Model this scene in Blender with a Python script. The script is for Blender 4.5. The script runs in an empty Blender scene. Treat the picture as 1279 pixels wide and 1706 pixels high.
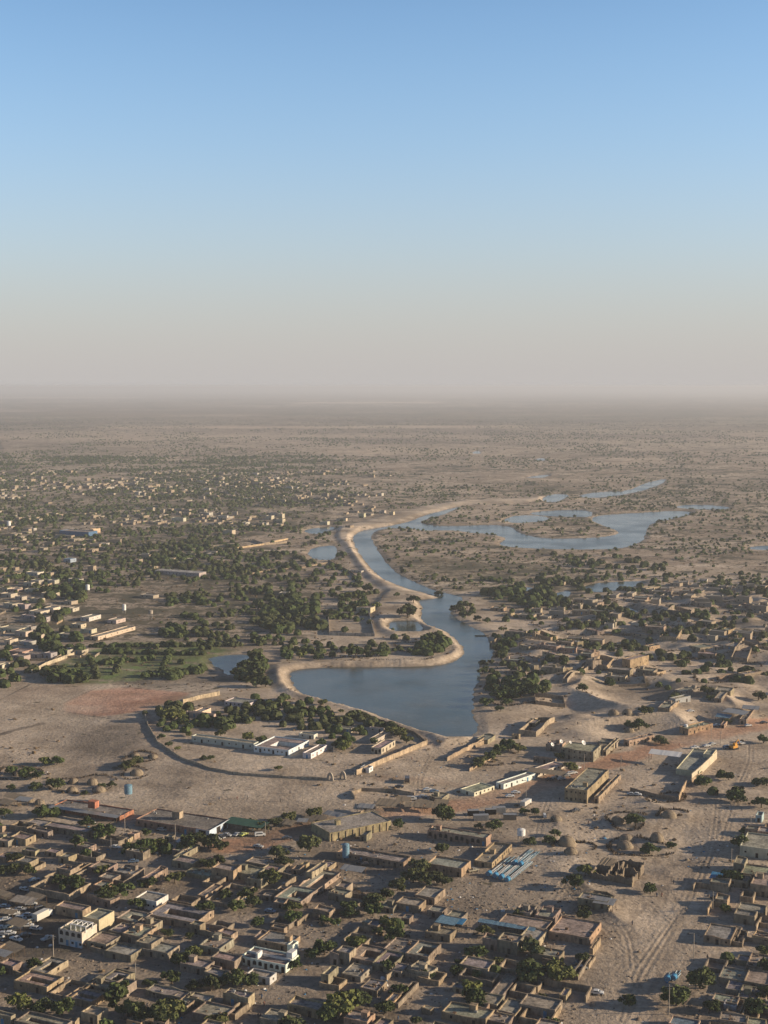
import bpy, math, random
import numpy as np
random.seed(7); rng = np.random.default_rng(7)
S = bpy.context.scene
COL = S.collection
# ------------------------------------------------------------------ camera
F, HC, HY, CX, CY = 2250.0, 200.0, 643.0, 639.5, 853.0
PIT = math.atan((CY-HY)/F); CP, SP = math.cos(PIT), math.sin(PIT)
cam = bpy.data.cameras.new('camera'); co = bpy.data.objects.new('camera', cam); COL.objects.link(co)
co.location = (0, 0, HC); co.rotation_euler = (math.pi/2-PIT, 0, 0)
cam.sensor_fit = 'HORIZONTAL'; cam.sensor_width = 36; cam.lens = 36*F/1279
cam.clip_start = 1; cam.clip_end = 300000
S.camera = co
# ------------------------------------------------------------------ light
SUN_EL, SUN_AZ = math.radians(14.5), math.radians(-3.0)
W = bpy.data.worlds.new('World'); S.world = W; W.use_nodes = True
nt = W.node_tree; nt.nodes.clear()
sky = nt.nodes.new('ShaderNodeTexSky'); sky.sky_type = 'NISHITA'; sky.sun_disc = False
sky.sun_elevation = SUN_EL; sky.sun_rotation = math.pi/2-SUN_AZ
sky.altitude = 200; sky.air_density = 1.0; sky.dust_density = 0.8; sky.ozone_density = 2.5
bg = nt.nodes.new('ShaderNodeBackground'); bg.inputs[1].default_value = 0.11
wo = nt.nodes.new('ShaderNodeOutputWorld')
# dust hanging low in the air pales the sky evenly towards the horizon all round
tc = nt.nodes.new('ShaderNodeTexCoord'); sx = nt.nodes.new('ShaderNodeSeparateXYZ'); nt.links.new(tc.outputs['Generated'], sx.inputs[0])
rp = nt.nodes.new('ShaderNodeValToRGB'); rp.color_ramp.interpolation = 'B_SPLINE'; el = rp.color_ramp.elements
for _ in range(4): el.new(.5)
for i, (p_, v_) in enumerate([(0, .97), (.045, .80), (.10, .46), (.17, .16), (.26, .03), (.6, 0)]): el[i].position = p_; el[i].color = (v_, v_, v_, 1)
nt.links.new(sx.outputs[2], rp.inputs[0])
tn = nt.nodes.new('ShaderNodeMix'); tn.data_type = 'RGBA'; tn.blend_type = 'MULTIPLY'; tn.inputs[0].default_value = 1; 
# the same fall-off seen in the picture goes on towards the zenith
rz_ = nt.nodes.new('ShaderNodeValToRGB'); rz_.color_ramp.interpolation = 'B_SPLINE'; e2 = rz_.color_ramp.elements; e2.new(.5); e2.new(.6); e2.new(.7)
for i, (p_, c_) in enumerate([(0, (.66, .65, .72)), (.09, (.65, .665, .72)), (.26, (.68, .755, .795)), (.36, (.32, .36, .45)), (.95, (.08, .10, .14))]): e2[i].position = p_; e2[i].color = (*c_, 1)
nt.links.new(sx.outputs[2], rz_.inputs[0]); 
vs_ = nt.nodes.new('ShaderNodeVectorMath'); vs_.operation = 'SCALE'; vs_.inputs['Scale'].default_value = 1.5
nt.links.new(rz_.outputs[0], vs_.inputs[0]); nt.links.new(vs_.outputs[0], tn.inputs[7])
nt.links.new(sky.outputs[0], tn.inputs[6])
dm_ = nt.nodes.new('ShaderNodeMix'); dm_.data_type = 'RGBA'; dm_.inputs[7].default_value = (2.76, 2.62, 2.58, 1)
nt.links.new(rp.outputs[0], dm_.inputs[0]); nt.links.new(tn.outputs[2], dm_.inputs[6])
nt.links.new(dm_.outputs[2], bg.inputs[0]); nt.links.new(bg.outputs[0], wo.inputs[0])
sl = bpy.data.lights.new('sun', 'SUN'); sl.energy = 5.0; sl.angle = math.radians(0.6); sl.color = (1, .82, .60)
so = bpy.data.objects.new('sun', sl); COL.objects.link(so)
so.rotation_euler = (math.pi/2-SUN_EL, 0, SUN_AZ+math.pi/2)
S.view_settings.view_transform = 'Standard'; S.view_settings.look = 'None'
S.view_settings.exposure = 0.82; S.view_settings.gamma = 1; S.view_settings.use_curve_mapping = False
S.render.engine = 'CYCLES'
S.cycles.max_bounces = 5; S.cycles.diffuse_bounces = 3; S.cycles.glossy_bounces = 2; S.cycles.volume_bounces = 1
S.cycles.transparent_max_bounces = 8
S.cycles.use_denoising = True
S.cycles.use_adaptive_sampling = True; S.cycles.adaptive_threshold = 0.01
HAZE = .82e-4
# ------------------------------------------------------------------ pixel <-> place
WL = -0.9                                   # water level
def gnd(px, py, z=0.0):
    x = (px-CX)/F; y = (CY-py)/F
    dy = CP+y*SP; dz = -SP+y*CP
    t = (z-HC)/dz
    return (x*t, dy*t)
def proj(x, y, z=0.0):
    D = y*CP+(HC-z)*SP
    return CX+F*x/D, CY-F*((z-HC)*CP+y*SP)/D
# ------------------------------------------------------------------ noise and polygons in numpy
def vnoise(x, y, s, seed):
    x = np.asarray(x, float)/s; y = np.asarray(y, float)/s
    xi = np.floor(x).astype(np.int64); yi = np.floor(y).astype(np.int64)
    fx = x-xi; fy = y-yi; fx = fx*fx*(3-2*fx); fy = fy*fy*(3-2*fy)
    def h(a, b):
        n = (a*374761393+b*668265263+seed*974634777) & 0x7fffffff
        n = ((n ^ (n >> 13))*1274126177) & 0x7fffffff
        n = (n ^ (n >> 16)) & 0xffff
        return n/65535.0
    return (h(xi, yi)*(1-fx)+h(xi+1, yi)*fx)*(1-fy)+(h(xi, yi+1)*(1-fx)+h(xi+1, yi+1)*fx)*fy
def fbm(x, y, s, seed, o=3):
    r = 0; a = 1; t = 0
    for i in range(o):
        r = r+a*vnoise(x, y, s/2**i, seed+i*17); t += a; a *= .5
    return r/t
def chaikin(P, n=1, closed=True):
    for _ in range(n):
        Q = []
        m = len(P)
        for i in range(m if closed else m-1):
            a = P[i]; b = P[(i+1) % m]
            Q += [(a[0]*.75+b[0]*.25, a[1]*.75+b[1]*.25), (a[0]*.25+b[0]*.75, a[1]*.25+b[1]*.75)]
        P = Q
    return P
def sdist(P, x, y, margin=60.0, closed=True):
    """signed distance in metres to a polygon (negative inside), +margin where far; open lines give plain distance"""
    x = np.asarray(x, float); y = np.asarray(y, float)
    out = np.full(x.shape, margin)
    A = np.array(P)
    m = (x > A[:, 0].min()-margin) & (x < A[:, 0].max()+margin) & (y > A[:, 1].min()-margin) & (y < A[:, 1].max()+margin)
    if not m.any(): return out
    X = x[m]; Y = y[m]; d2 = np.full(X.shape, margin**2); ins = np.zeros(X.shape, bool)
    n = len(P)
    for i in range(n if closed else n-1):
        ax, ay = P[i]; bx, by = P[(i+1) % n]
        ex, ey = bx-ax, by-ay; L2 = ex*ex+ey*ey+1e-9
        t = np.clip(((X-ax)*ex+(Y-ay)*ey)/L2, 0, 1)
        d2 = np.minimum(d2, (X-ax-t*ex)**2+(Y-ay-t*ey)**2)
        if closed:
            c = ((ay > Y) != (by > Y)) & (X < ex*(Y-ay)/(ey if abs(ey) > 1e-9 else 1e-9)+ax)
            ins ^= c
    d = np.sqrt(d2)
    if closed: d = np.where(ins, -d, d)
    out[m] = d
    return out
def ss(a, b, t):
    t = np.clip((t-a)/(b-a), 0, 1); return t*t*(3-2*t)
def wpoly(P, z=0.0, n=1): return chaikin([gnd(px, py, z) for px, py in P], n)
def wline(P, z=0.0, n=2):
    Q = [gnd(px, py, z) for px, py in P]
    return [Q[0]]+chaikin(Q, n, False)+[Q[-1]]
# ------------------------------------------------------------------ the place's map (traced, then laid on the ground)
LAKE = [(482,1120),(500,1115),(560,1112),(640,1112),(700,1111),(738,1108),(762,1100),(778,1087),(764,1068),(745,1051),(726,1045),
 (712,1041),(702,1029),(707,1012),(700,1007),(697,999),(719,998),(734,997),(719,990),(688,983),(661,974),(640,964),(623,952),(602,927),(589,902),
 (590,891),(606,883),(654,876),(692,867),(706,859),(750,848),(772,843),(757,848),(743,855),(712,864),(694,871),(725,876),(775,876),(819,874),(850,877),
 (858,886),(891,896),(936,898),(994,896),(1042,889),(1005,875),(984,868),(991,859),(1053,855),(1121,851),(1159,853),(1132,862),(1087,870),
 (1077,879),(1073,891),(1070,901),(1046,911),(1012,915),(943,915),(874,913),(840,910),(831,905),(850,897),(816,889),(788,888),(750,883),(713,885),
 (678,880),(640,880),(619,888),(616,898),(631,922),(647,945),(671,962),(705,977),(723,984),(747,990),(771,995),(767,1001),(752,1015),(750,1025),
 (767,1036),(791,1048),(812,1063),(821,1086),(816,1100),(792,1111),(798,1131),(786,1152),(783,1169),(786,1193),(793,1213),(781,1227),
 (747,1229),(719,1222),(688,1213),(644,1196),(599,1182),(551,1170),(507,1158),(490,1141)]
PONDS = [
 [(835,868),(850,861),(880,858),(915,862),(905,869),(860,872)],
 [(878,855),(920,850),(985,850),(985,862),(950,861),(905,859)],
 [(900,832),(920,823),(948,824),(935,834),(915,838)],
 [(968,825),(1000,819),(1046,819),(1073,805),(1111,797),(1106,803),(1082,814),(1045,823),(1000,829),(970,829)],
 [(1120,843),(1170,840),(1225,846),(1190,850),(1140,848)],
 [(868,797),(890,793),(917,790),(905,797)],
 [(888,766),(905,762),(908,768)],
 [(783,755),(797,750),(801,757)],
 [(1236,913),(1279,908),(1320,911),(1279,917)],
 [(502,884),(535,878),(560,878),(545,887),(520,890)],
 [(513,920),(525,912),(557,908),(561,920),(555,933),(530,933),(518,928)],
 [(648,1037),(660,1034),(690,1035),(700,1041),(703,1051),(690,1055),(665,1054),(650,1047)],
 [(345,1100),(358,1093),(415,1090),(410,1102),(400,1112),(392,1124),(378,1124),(368,1112)],
 [(970,980),(985,973),(1010,970),(1083,968),(1060,976),(1012,986),(985,986)],
 [(923,991),(935,985),(951,985),(948,995),(928,995)],
 [(1022,1014),(1045,1010),(1067,1020),(1045,1023)],
 [(862,981),(885,978),(886,983),(866,985)],
 [(1115,972),(1126,967),(1133,972)]]
lakeW = wpoly(LAKE, WL, 2); pondsW = [wpoly(p, WL, 1) for p in PONDS]
SAND = [(930,822),(925,829),(880,838),(772,842),(706,856),(654,874),(606,881),(588,890),(587,902),(601,927),(622,953),(660,976),(735,998),(697,1000),(707,1012),(702,1029),
 (745,1051),(780,1087),(762,1103),(735,1110),(640,1113),(500,1117),(481,1121),(489,1142),(507,1160),(555,1172),(600,1184),(690,1216),(745,1232),(795,1230),(780,1245),
 (730,1250),(705,1232),(640,1203),(560,1180),(500,1167),(462,1157),(445,1135),(447,1108),(500,1104),(640,1101),(735,1093),(757,1083),(742,1060),(700,1058),(650,1062),(625,1050),
 (615,1010),(640,985),(610,965),(590,940),(572,912),(556,895),(562,880),(600,870),(640,859),(700,845),(770,835),(880,830)]
PARK = [(240,1188),(330,1168),(400,1155),(470,1162),(560,1184),(640,1204),(705,1236),(712,1240),(592,1292),(548,1300),(470,1295),(400,1291),(350,1282),(300,1264),(262,1238),(250,1212)]
MASKS = dict(
 redfield=[(85,1182),(172,1141),(312,1155),(318,1164),(192,1201)],
 field2=[(0,1170),(50,1140),(165,1141),(80,1180),(0,1170)],
 garden=[(60,1128),(150,1078),(230,1066),(400,1078),(352,1100),(345,1116),(270,1134),(130,1142)],
 mud=[(170,1136),(300,1124),(350,1112),(385,1125),(395,1150),(330,1156),(240,1144)],
 marsh=[(640,940),(700,925),(780,935),(900,940),(1000,950),(990,990),(930,1015),(840,1010),(780,990),(700,970)],
 market=[(-200,1470),(60,1475),(160,1500),(190,1540),(110,1590),(40,1600),(-200,1600)],
 darkscrub=[(-200,655),(1500,655),(1500,722),(-200,728)],
 sq1=[(90,1235),(190,1205),(245,1215),(215,1262),(140,1265)],
)
masksW = {k: wpoly(v, 0, 1) for k, v in MASKS.items()}
sandW = wpoly(SAND, 0, 0); parkW = wpoly(PARK, 0, 1)
DUNE = [wpoly(p, 0, 1) for p in ([(850,1040),(1320,960),(1500,1180),(1279,1200),(1050,1235),(900,1225),(850,1150)], [(900,1330),(1180,1320),(1200,1520),(1000,1560),(900,1480)])]
ROADS = [  # centre line, half width m, strength
 ([(380,1412),(440,1400),(500,1384),(600,1362),(700,1350),(800,1337),(900,1308),(960,1288),(1050,1258),(1150,1232),(1279,1207),(1400,1185)], 9, 1.0),
 ([(640,1300),(720,1300),(830,1320)], 5, .35),
 ([(-40,1462),(60,1458),(120,1448)], 4, .1)]
roadsW = [(wline(p), hw, s) for p, hw, s in ROADS]
LINES = [  # (pts, half width m, kind) dark furrows and walls of earth between fields
 ([(0,1166),(50,1140)], .7), ([(0,1168),(80,1180),(185,1200)], .8), ([(80,1182),(175,1140)], .6), ([(170,1141),(325,1156)], .9),
 ([(0,1224),(30,1215),(70,1205)], 2.2), ([(-8,728),(2,745),(14,778),(18,790)], 9)]
linesW = [(wline(p, 0, 1), hw) for p, hw in LINES]
TRACKS = [
 [(1130,1700),(1050,1640),(1063,1610),(1100,1560),(1135,1510),(1160,1470),(1195,1420),(1215,1370),(1235,1300),(1250,1270),(1250,1240)],
 [(1036,1700),(1060,1640),(1090,1590),(1140,1510),(1165,1465),(1190,1400),(1195,1330)],
 [(1000,1525),(1025,1535),(1042,1555),(1050,1580),(1052,1610)],
 [(895,1400),(897,1380),(903,1362),(915,1330)],
 [(760,1505),(800,1500),(820,1520),(822,1560)],[(905,1500),(925,1490),(940,1470)],
 [(690,1330),(700,1318),(696,1300),(720,1260)],
 [(860,1560),(960,1640),(1060,1660)],[(1010,1480),(1070,1490),(1120,1540)],[(935,1470),(1010,1560),(1060,1600)]]
tracksW = [wline(p, 0, 2) for p in TRACKS]
def water_sd(x, y):
    d = sdist(lakeW, x, y, 40.0)
    for p in pondsW: d = np.minimum(d, sdist(p, x, y, 40.0))
    return d
def terrain(x, y):
    x = np.atleast_1d(np.asarray(x, float)); y = np.atleast_1d(np.asarray(y, float))
    z = (fbm(x, y, 45, 3, 3)-.5)*.7+(fbm(x, y, 9, 5, 2)-.5)*.22
    dn = np.zeros(x.shape)
    dn = np.maximum(dn, 1-ss(-25, 15, sdist(DUNE[0], x, y)))
    z = z+dn*((1-np.abs(2*fbm(x*.8, y, 62, 11, 3)-1))**2*8.5-3.6)
    dn2 = 1-ss(-15, 5, sdist(DUNE[1], x, y)); z = z+dn2*((1-np.abs(2*fbm(x, y, 34, 21, 2)-1))**2*2.3-1.2)
    far = ss(1100, 2400, y); z = z+far*(fbm(x, y*1.3, 130, 31, 3)-.5)*5
    z = z+ss(3000, 9000, y)*(fbm(x, y, 900, 33, 3)-.5)*9
    sp = 1-ss(-8, 58, sdist(parkW, x, y)); z = z+sp*1.7
    sb = 1-ss(-9, 3, sdist(sandW, x, y)); z = z+sb*(1.5+1.2*fbm(x, y, 14, 41, 2))
    w = water_sd(x, y); w = np.where(w < 30, w+(fbm(x, y, 7, 43, 3)-.62)*4.0+(fbm(x, y, 24, 45, 2)-.5)*3, w)
    k = ss(-.5, 9.0, w)
    zz = np.where(w < 0, WL-.05+np.maximum(w, -14)*.22, WL+(z-WL)*k+.0)
    return np.where(w < 40, np.where(w < 0, zz, zz), z)
# ------------------------------------------------------------------ materials
def mat(name): 
    m = bpy.data.materials.new(name); m.use_nodes = True; n = m.node_tree
    b = n.nodes['Principled BSDF']; b.inputs['Roughness'].default_value = .9
    if 'Specular IOR Level' in b.inputs: b.inputs['Specular IOR Level'].default_value = .15
    return m, n, b
def N(n, t, **k):
    o = n.nodes.new(t)
    for a, v in k.items(): setattr(o, a, v)
    return o
def noise(n, vec, scale, detail=3, rough=.6):
    o = N(n, 'ShaderNodeTexNoise'); o.inputs['Scale'].default_value = scale; o.inputs['Detail'].default_value = detail; o.inputs['Roughness'].default_value = rough
    if vec is not None: n.links.new(vec, o.inputs['Vector'])
    return o.outputs['Fac']
def ramp(n, fac, stops):
    r = N(n, 'ShaderNodeValToRGB'); e = r.color_ramp.elements
    while len(e) < len(stops): e.new(.5)
    for i, (p, c) in enumerate(stops):
        e[i].position = p; e[i].color = (c, c, c, 1) if not isinstance(c, tuple) else (*c, 1)
    n.links.new(fac, r.inputs[0]); return r.outputs[0]
def mix(n, mode, fac, a, b):
    o = N(n, 'ShaderNodeMix', data_type='RGBA', blend_type=mode)
    for sock, v in ((o.inputs[0], fac), (o.inputs[6], a), (o.inputs[7], b)):
        if isinstance(v, (int, float)): sock.default_value = v
        elif isinstance(v, tuple): sock.default_value = (*v, 1)
        else: n.links.new(v, sock)
    return o.outputs[2]
def bump(n, b, h, dist, strength=1.0):
    o = N(n, 'ShaderNodeBump'); o.inputs['Distance'].default_value = dist; o.inputs['Strength'].default_value = strength
    n.links.new(h, o.inputs['Height']); n.links.new(o.outputs[0], b.inputs['Normal'])
def wallmat(name, rough_patches=1.0):
    m, n, b = mat(name)
    oi = N(n, 'ShaderNodeObjectInfo'); ge = N(n, 'ShaderNodeNewGeometry'); P = ge.outputs['Position']
    mp = N(n, 'ShaderNodeMapping'); mp.inputs['Scale'].default_value = (1, 1, .35); n.links.new(P, mp.inputs[0])
    f1 = noise(n, mp.outputs[0], .9, 4, .65); f2 = noise(n, P, .16, 3); f3 = noise(n, P, 5.5, 3)
    c = mix(n, 'MULTIPLY', 1.0, oi.outputs['Color'], ramp(n, f1, [(.32, 1-.5*rough_patches), (.60, 1.12)]))
    c = mix(n, 'MULTIPLY', .8*rough_patches, c, ramp(n, f2, [(.38, (.66, .65, .64)), (.62, (1.15, 1.11, 1.06))]))
    c = mix(n, 'MULTIPLY', .5, c, ramp(n, f3, [(.3, .72), (.6, 1.05)]))
    n.links.new(c, b.inputs['Base Color']); bump(n, b, f3, .12)
    return m
M = {}
M['wall'] = wallmat('mud_plaster'); M['roof'] = wallmat('earth_roof', 1.2); M['paint'] = wallmat('limewash', .35)
def flat(name, c, rough=.85, metal=0, nz=.25, sc=2.0):
    m, n, b = mat(name); b.inputs['Roughness'].default_value = rough; b.inputs['Metallic'].default_value = metal
    ge = N(n, 'ShaderNodeNewGeometry')
    f = noise(n, ge.outputs['Position'], sc, 3); c = tuple(q*.85 for q in c)
    n.links.new(mix(n, 'MULTIPLY', 1.0, c, ramp(n, f, [(.3, 1-nz), (.7, 1+nz*.4)])), b.inputs['Base Color'])
    return m
M['dark'] = flat('dark_opening', (.02, .018, .016)); M['wood'] = flat('weathered_timber', (.16, .10, .06))
M['tin'] = flat('grey_sheet_metal', (.34, .33, .31), .45, .3); M['tyre'] = flat('tyre_rubber', (.02, .02, .02))
M['glass'] = flat('vehicle_glass', (.02, .025, .03), .12, 0, .05); M['pole'] = flat('pole_metal', (.30, .28, .25), .6)
M['mat'] = flat('woven_reed_mat', (.27, .215, .15), .95, 0, .4, 3); M['blue'] = flat('blue_plastic', (.05, .21, .38), .6, 0, .3)
M['bluelite'] = flat('faded_blue_plastic', (.17, .29, .37), .7, 0, .5); M['white'] = flat('white_plastic', (.72, .70, .66), .5, 0, .1)
M['thorn'] = flat('thorn_branches', (.115, .085, .055), .95, 0, .5, 1.5); M['skin'] = flat('dark_skin', (.06, .035, .022))
M['rubble'] = flat('mud_rubble', (.26, .20, .145), .95, 0, .5, .4); M['yellow'] = flat('yellow_machine_paint', (.62, .30, .05), .5)
M['redrust'] = flat('red_rust_paint', (.28, .07, .04), .7); M['bark'] = flat('grey_brown_bark', (.10, .075, .05), .95, 0, .3, 6)
M['green'] = flat('green_canvas', (.04, .10, .07)); M['concrete'] = flat('raw_concrete', (.36, .31, .25), .9, 0, .3, .8)
def carpaint():
    m, n, b = mat('vehicle_paint'); b.inputs['Roughness'].default_value = .35; b.inputs['Specular IOR Level'].default_value = .5
    oi = N(n, 'ShaderNodeObjectInfo'); n.links.new(oi.outputs['Color'], b.inputs['Base Color']); return m
M['car'] = carpaint()
def leafmat(name, c1, c2, c3):
    m, n, b = mat(name); oi = N(n, 'ShaderNodeObjectInfo'); ge = N(n, 'ShaderNodeNewGeometry')
    f = noise(n, ge.outputs['Position'], .5, 2); f2 = noise(n, ge.outputs['Position'], .012, 2)
    c = ramp(n, f, [(.3, c1), (.7, c2)])
    c = mix(n, 'MIX', ramp(n, f2, [(.42, 0.0), (.62, .55)]), c, c3)
    h = N(n, 'ShaderNodeHueSaturation'); n.links.new(c, h.inputs['Color'])
    mr = N(n, 'ShaderNodeMapRange'); mr.inputs[3].default_value = .7; mr.inputs[4].default_value = 1.35
    n.links.new(oi.outputs['Random'], mr.inputs[0]); n.links.new(mr.outputs[0], h.inputs['Value'])
    n.links.new(h.outputs[0], b.inputs['Base Color']); return m
M['leaf'] = leafmat('acacia_leaves', (.036, .054, .017), (.070, .092, .028), (.066, .062, .030))
M['leaf2'] = leafmat('olive_green_leaves', (.06, .075, .022), (.12, .125, .035), (.085, .08, .035))
M['leafdry'] = leafmat('dry_shrub_leaves', (.13, .09, .05), (.20, .14, .08), (.16, .11, .065))
# water
m, n, b = mat('still_water'); M['water'] = m
b.inputs['Base Color'].default_value = (.030, .042, .038, 1); b.inputs['Specular IOR Level'].default_value = .28
b.inputs['IOR'].default_value = 1.33
ge = N(n, 'ShaderNodeNewGeometry'); mp = N(n, 'ShaderNodeMapping'); mp.inputs['Scale'].default_value = (.6, 1.5, 1); n.links.new(ge.outputs['Position'], mp.inputs[0])
f = noise(n, mp.outputs[0], .55, 3, .6); bump(n, b, f, .22, .55)
f2 = noise(n, ge.outputs['Position'], .012, 4); n.links.new(ramp(n, f2, [(.40, .05), (.62, .26)]), b.inputs['Roughness'])
n.links.new(ramp(n, noise(n, ge.outputs['Position'], .03, 4), [(.35, (.022, .040, .036)), (.65, (.062, .066, .050))]), b.inputs['Base Color'])
# ground
m, n, b = mat('sandy_ground'); M['ground'] = m; b.inputs['Roughness'].default_value = .97; b.inputs['Specular IOR Level'].default_value = .05
ge = N(n, 'ShaderNodeNewGeometry'); P = ge.outputs['Position']
ac = N(n, 'ShaderNodeAttribute', attribute_name='albedo'); av = N(n, 'ShaderNodeAttribute', attribute_name='scrub')
c = mix(n, 'MULTIPLY', 1.0, ac.outputs['Color'], ramp(n, noise(n, P, .035, 5, .62), [(.34, (.70, .67, .64)), (.64, (1.16, 1.14, 1.12))]))
c = mix(n, 'MULTIPLY', .9, c, ramp(n, noise(n, P, .45, 4, .7), [(.34, .66), (.62, 1.10)]))
c = mix(n, 'MULTIPLY', .6, c, ramp(n, noise(n, P, .006, 3, .6), [(.35, (.82, .80, .79)), (.65, (1.08, 1.07, 1.05))]))
# tufts and small bushes too far or too small to stand as geometry
v1 = N(n, 'ShaderNodeMath', operation='SUBTRACT'); v1.inputs[0].default_value = .675
mu = N(n, 'ShaderNodeMath', operation='MULTIPLY'); mu.inputs[1].default_value = .25; n.links.new(av.outputs['Fac'], mu.inputs[0]); n.links.new(mu.outputs[0], v1.inputs[1])
def over(scale, soft=.05):
    f = noise(n, P, scale, 3, .62)
    s = N(n, 'ShaderNodeMath', operation='SUBTRACT'); n.links.new(f, s.inputs[0]); n.links.new(v1.outputs[0], s.inputs[1])
    d = N(n, 'ShaderNodeMath', operation='DIVIDE', use_clamp=True); n.links.new(s.outputs[0], d.inputs[0]); d.inputs[1].default_value = soft
    return d.outputs[0]
c = mix(n, 'MIX', over(.06), c, (.105, .09, .058))
c = mix(n, 'MIX', over(.019, .08), c, (.085, .078, .052))
c = mix(n, 'MIX', over(.20), c, (.11, .095, .062))
n.links.new(c, b.inputs['Base Color'])
ad = N(n, 'ShaderNodeMath', operation='ADD'); n.links.new(noise(n, P, .5, 4, .65), ad.inputs[0]); n.links.new(noise(n, P, .09, 4, .6), ad.inputs[1])
bump(n, b, ad.outputs[0], .55, .8)
# ------------------------------------------------------------------ ground sheet
def np_mesh(name, V, Q, mats, smooth=False, mi=None):
    me = bpy.data.meshes.new(name); V = np.asarray(V, np.float32); Q = np.asarray(Q, np.int32); k = Q.shape[1]
    me.vertices.add(len(V)); me.vertices.foreach_set('co', V.ravel())
    me.loops.add(Q.size); me.loops.foreach_set('vertex_index', Q.ravel())
    me.polygons.add(len(Q)); me.polygons.foreach_set('loop_start', np.arange(0, Q.size, k, dtype=np.int32))
    if smooth: me.polygons.foreach_set('use_smooth', np.ones(len(Q), bool))
    for x in mats: me.materials.append(x)
    if mi is not None: me.polygons.foreach_set('material_index', np.asarray(mi, np.int32))
    me.update(calc_edges=True); return me
cols = np.concatenate([[-9000, -4000, -1800], np.arange(-900, -20, 9), np.arange(-20, 1300, 1.75), np.arange(1300, 2180, 9), [3100, 5300, 10300]])
rows = np.concatenate([[644.6, 645, 645.6, 646.4, 647.2], np.arange(648, 1720, 1.75), np.arange(1720, 1960, 6), np.arange(1960, 2900, 60)])
PX, PY = np.meshgrid(cols, rows)
gx, gy = gnd(PX, PY); X = gx.ravel(); Y = gy.ravel(); PXr = PX.ravel(); PYr = PY.ravel()
Z = terrain(X, Y); Z = np.where(Y > 30000, 0, Z)
nr, nc = PX.shape; idx = np.arange(nr*nc).reshape(nr, nc)
Q = np.stack([idx[1:, :-1].ravel(), idx[1:, 1:].ravel(), idx[:-1, 1:].ravel(), idx[:-1, :-1].ravel()], 1)
gm = np_mesh('ground', np.stack([X, Y, Z], 1), Q, [M['ground']], True)
wsd = water_sd(X, Y)
def lerp(C, c, t): return C*(1-t[:, None])+np.array(c)[None]*t[:, None]
C = np.tile(np.array([[.43, .35, .26]]), (len(X), 1)); scrub = np.zeros(len(X))
nA = fbm(X, Y, 160, 51, 3); nB = fbm(X, Y, 40, 53, 3)
# town ground duller, its colour also darkened for house shade in the streets; dunes paler
town = ss(1290, 1420, PYr); C = lerp(C, (.235, .195, .148), town*.8*(1-ss(820, 960, PXr)*ss(1500, 1380, PYr)*.9)*(.5+.5*nB)*ss(1080, 980, PXr))
lt = ss(620, 470, PXr)*ss(1120, 1040, PYr)*ss(770, 800, PYr); C = lerp(C, (.27, .22, .165), lt*.8); scrub = np.maximum(scrub, lt*(.25+.6*nA))
rt = ss(600, 660, PXr)*ss(1010, 930, PYr)*ss(800, 830, PYr); scrub = np.maximum(scrub, rt*(.15+.6*nA)); C = lerp(C, (.43, .34, .25), rt*.7)
rr = ss(800, 860, PXr)*ss(1190, 1080, PYr)*ss(940, 1000, PYr); scrub = np.maximum(scrub, rr*(.05+.30*nB))
mid = ss(985, 930, PYr)*ss(735, 760, PYr); C = lerp(C, (.41, .32, .23), mid*.6); scrub = np.maximum(scrub, mid*(.15+.7*nA)*ss(0, 40, PYr-745))
b1 = ss(800, 780, PYr)*ss(718, 735, PYr); C = lerp(C, (.44, .34, .25), b1*.8); scrub = np.maximum(scrub, b1*(.1+.75*nA)*(.9))
b2 = ss(745, 705, PYr); C = lerp(C, (.33, .225, .16), b2*.8); scrub = np.maximum(scrub, b2*(.45+.45*nA))
for (y0, w, x0, x1, col, st) in ((712.5, 1.8, 180, 860, (.50, .37, .26), .9), (671, 1.4, 515, 720, (.52, .38, .27), .9), (727, 2.5, 880, 1050, (.42, .32, .22), .4), (735, 3, 1225, 1265, (.5, .38, .25), .6), (753, 7, 560, 770, (.42, .32, .22), .6),
                             (690, 5, 100, 420, (.10, .095, .06), .5), (700, 2.5, 300, 560, (.12, .11, .07), .5), (765, 3, 740, 860, (.12, .12, .08), .5), (662, 1.5, 0, 1279, (.13, .11, .09), .6), (684, 1.2, 0, 80, (.5, .45, .4), .7)):
    t = np.exp(-((PYr-y0-(PXr-x0)*-.002)/w)**2)*ss(x0-40, x0+10, PXr)*ss(x1+40, x1-10, PXr)*st*(.6+.6*fbm(X, Y, 300, int(y0), 2)); t = np.clip(t, 0, 1)
    C = lerp(C, col, t); scrub = scrub*(1-t)
def area(name, col, soft=4.0, st=1.0, sc=None):
    global C, scrub
    d = sdist(masksW[name], X, Y, 60.0); d = d+(fbm(X, Y, 14, 91, 3)-.5)*soft*1.6
    t = (1-ss(-soft, soft, d))*st; C = lerp(C, col, t)
    if sc is not None: scrub = scrub*(1-t)+sc*t
area('redfield', (.48, .235, .145), 3, .95, .02); area('field2', (.33, .25, .18), 3, .8, .05)
area('garden', (.12, .16, .05), 8, .9, .25); area('mud', (.17, .15, .12), 8, .9, .35); area('marsh', (.16, .145, .085), 20, .75, .7)
area('market', (.075, .066, .056), 7, .9, .3); area('sq1', (.19, .16, .125), 9, .7, .3)
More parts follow.
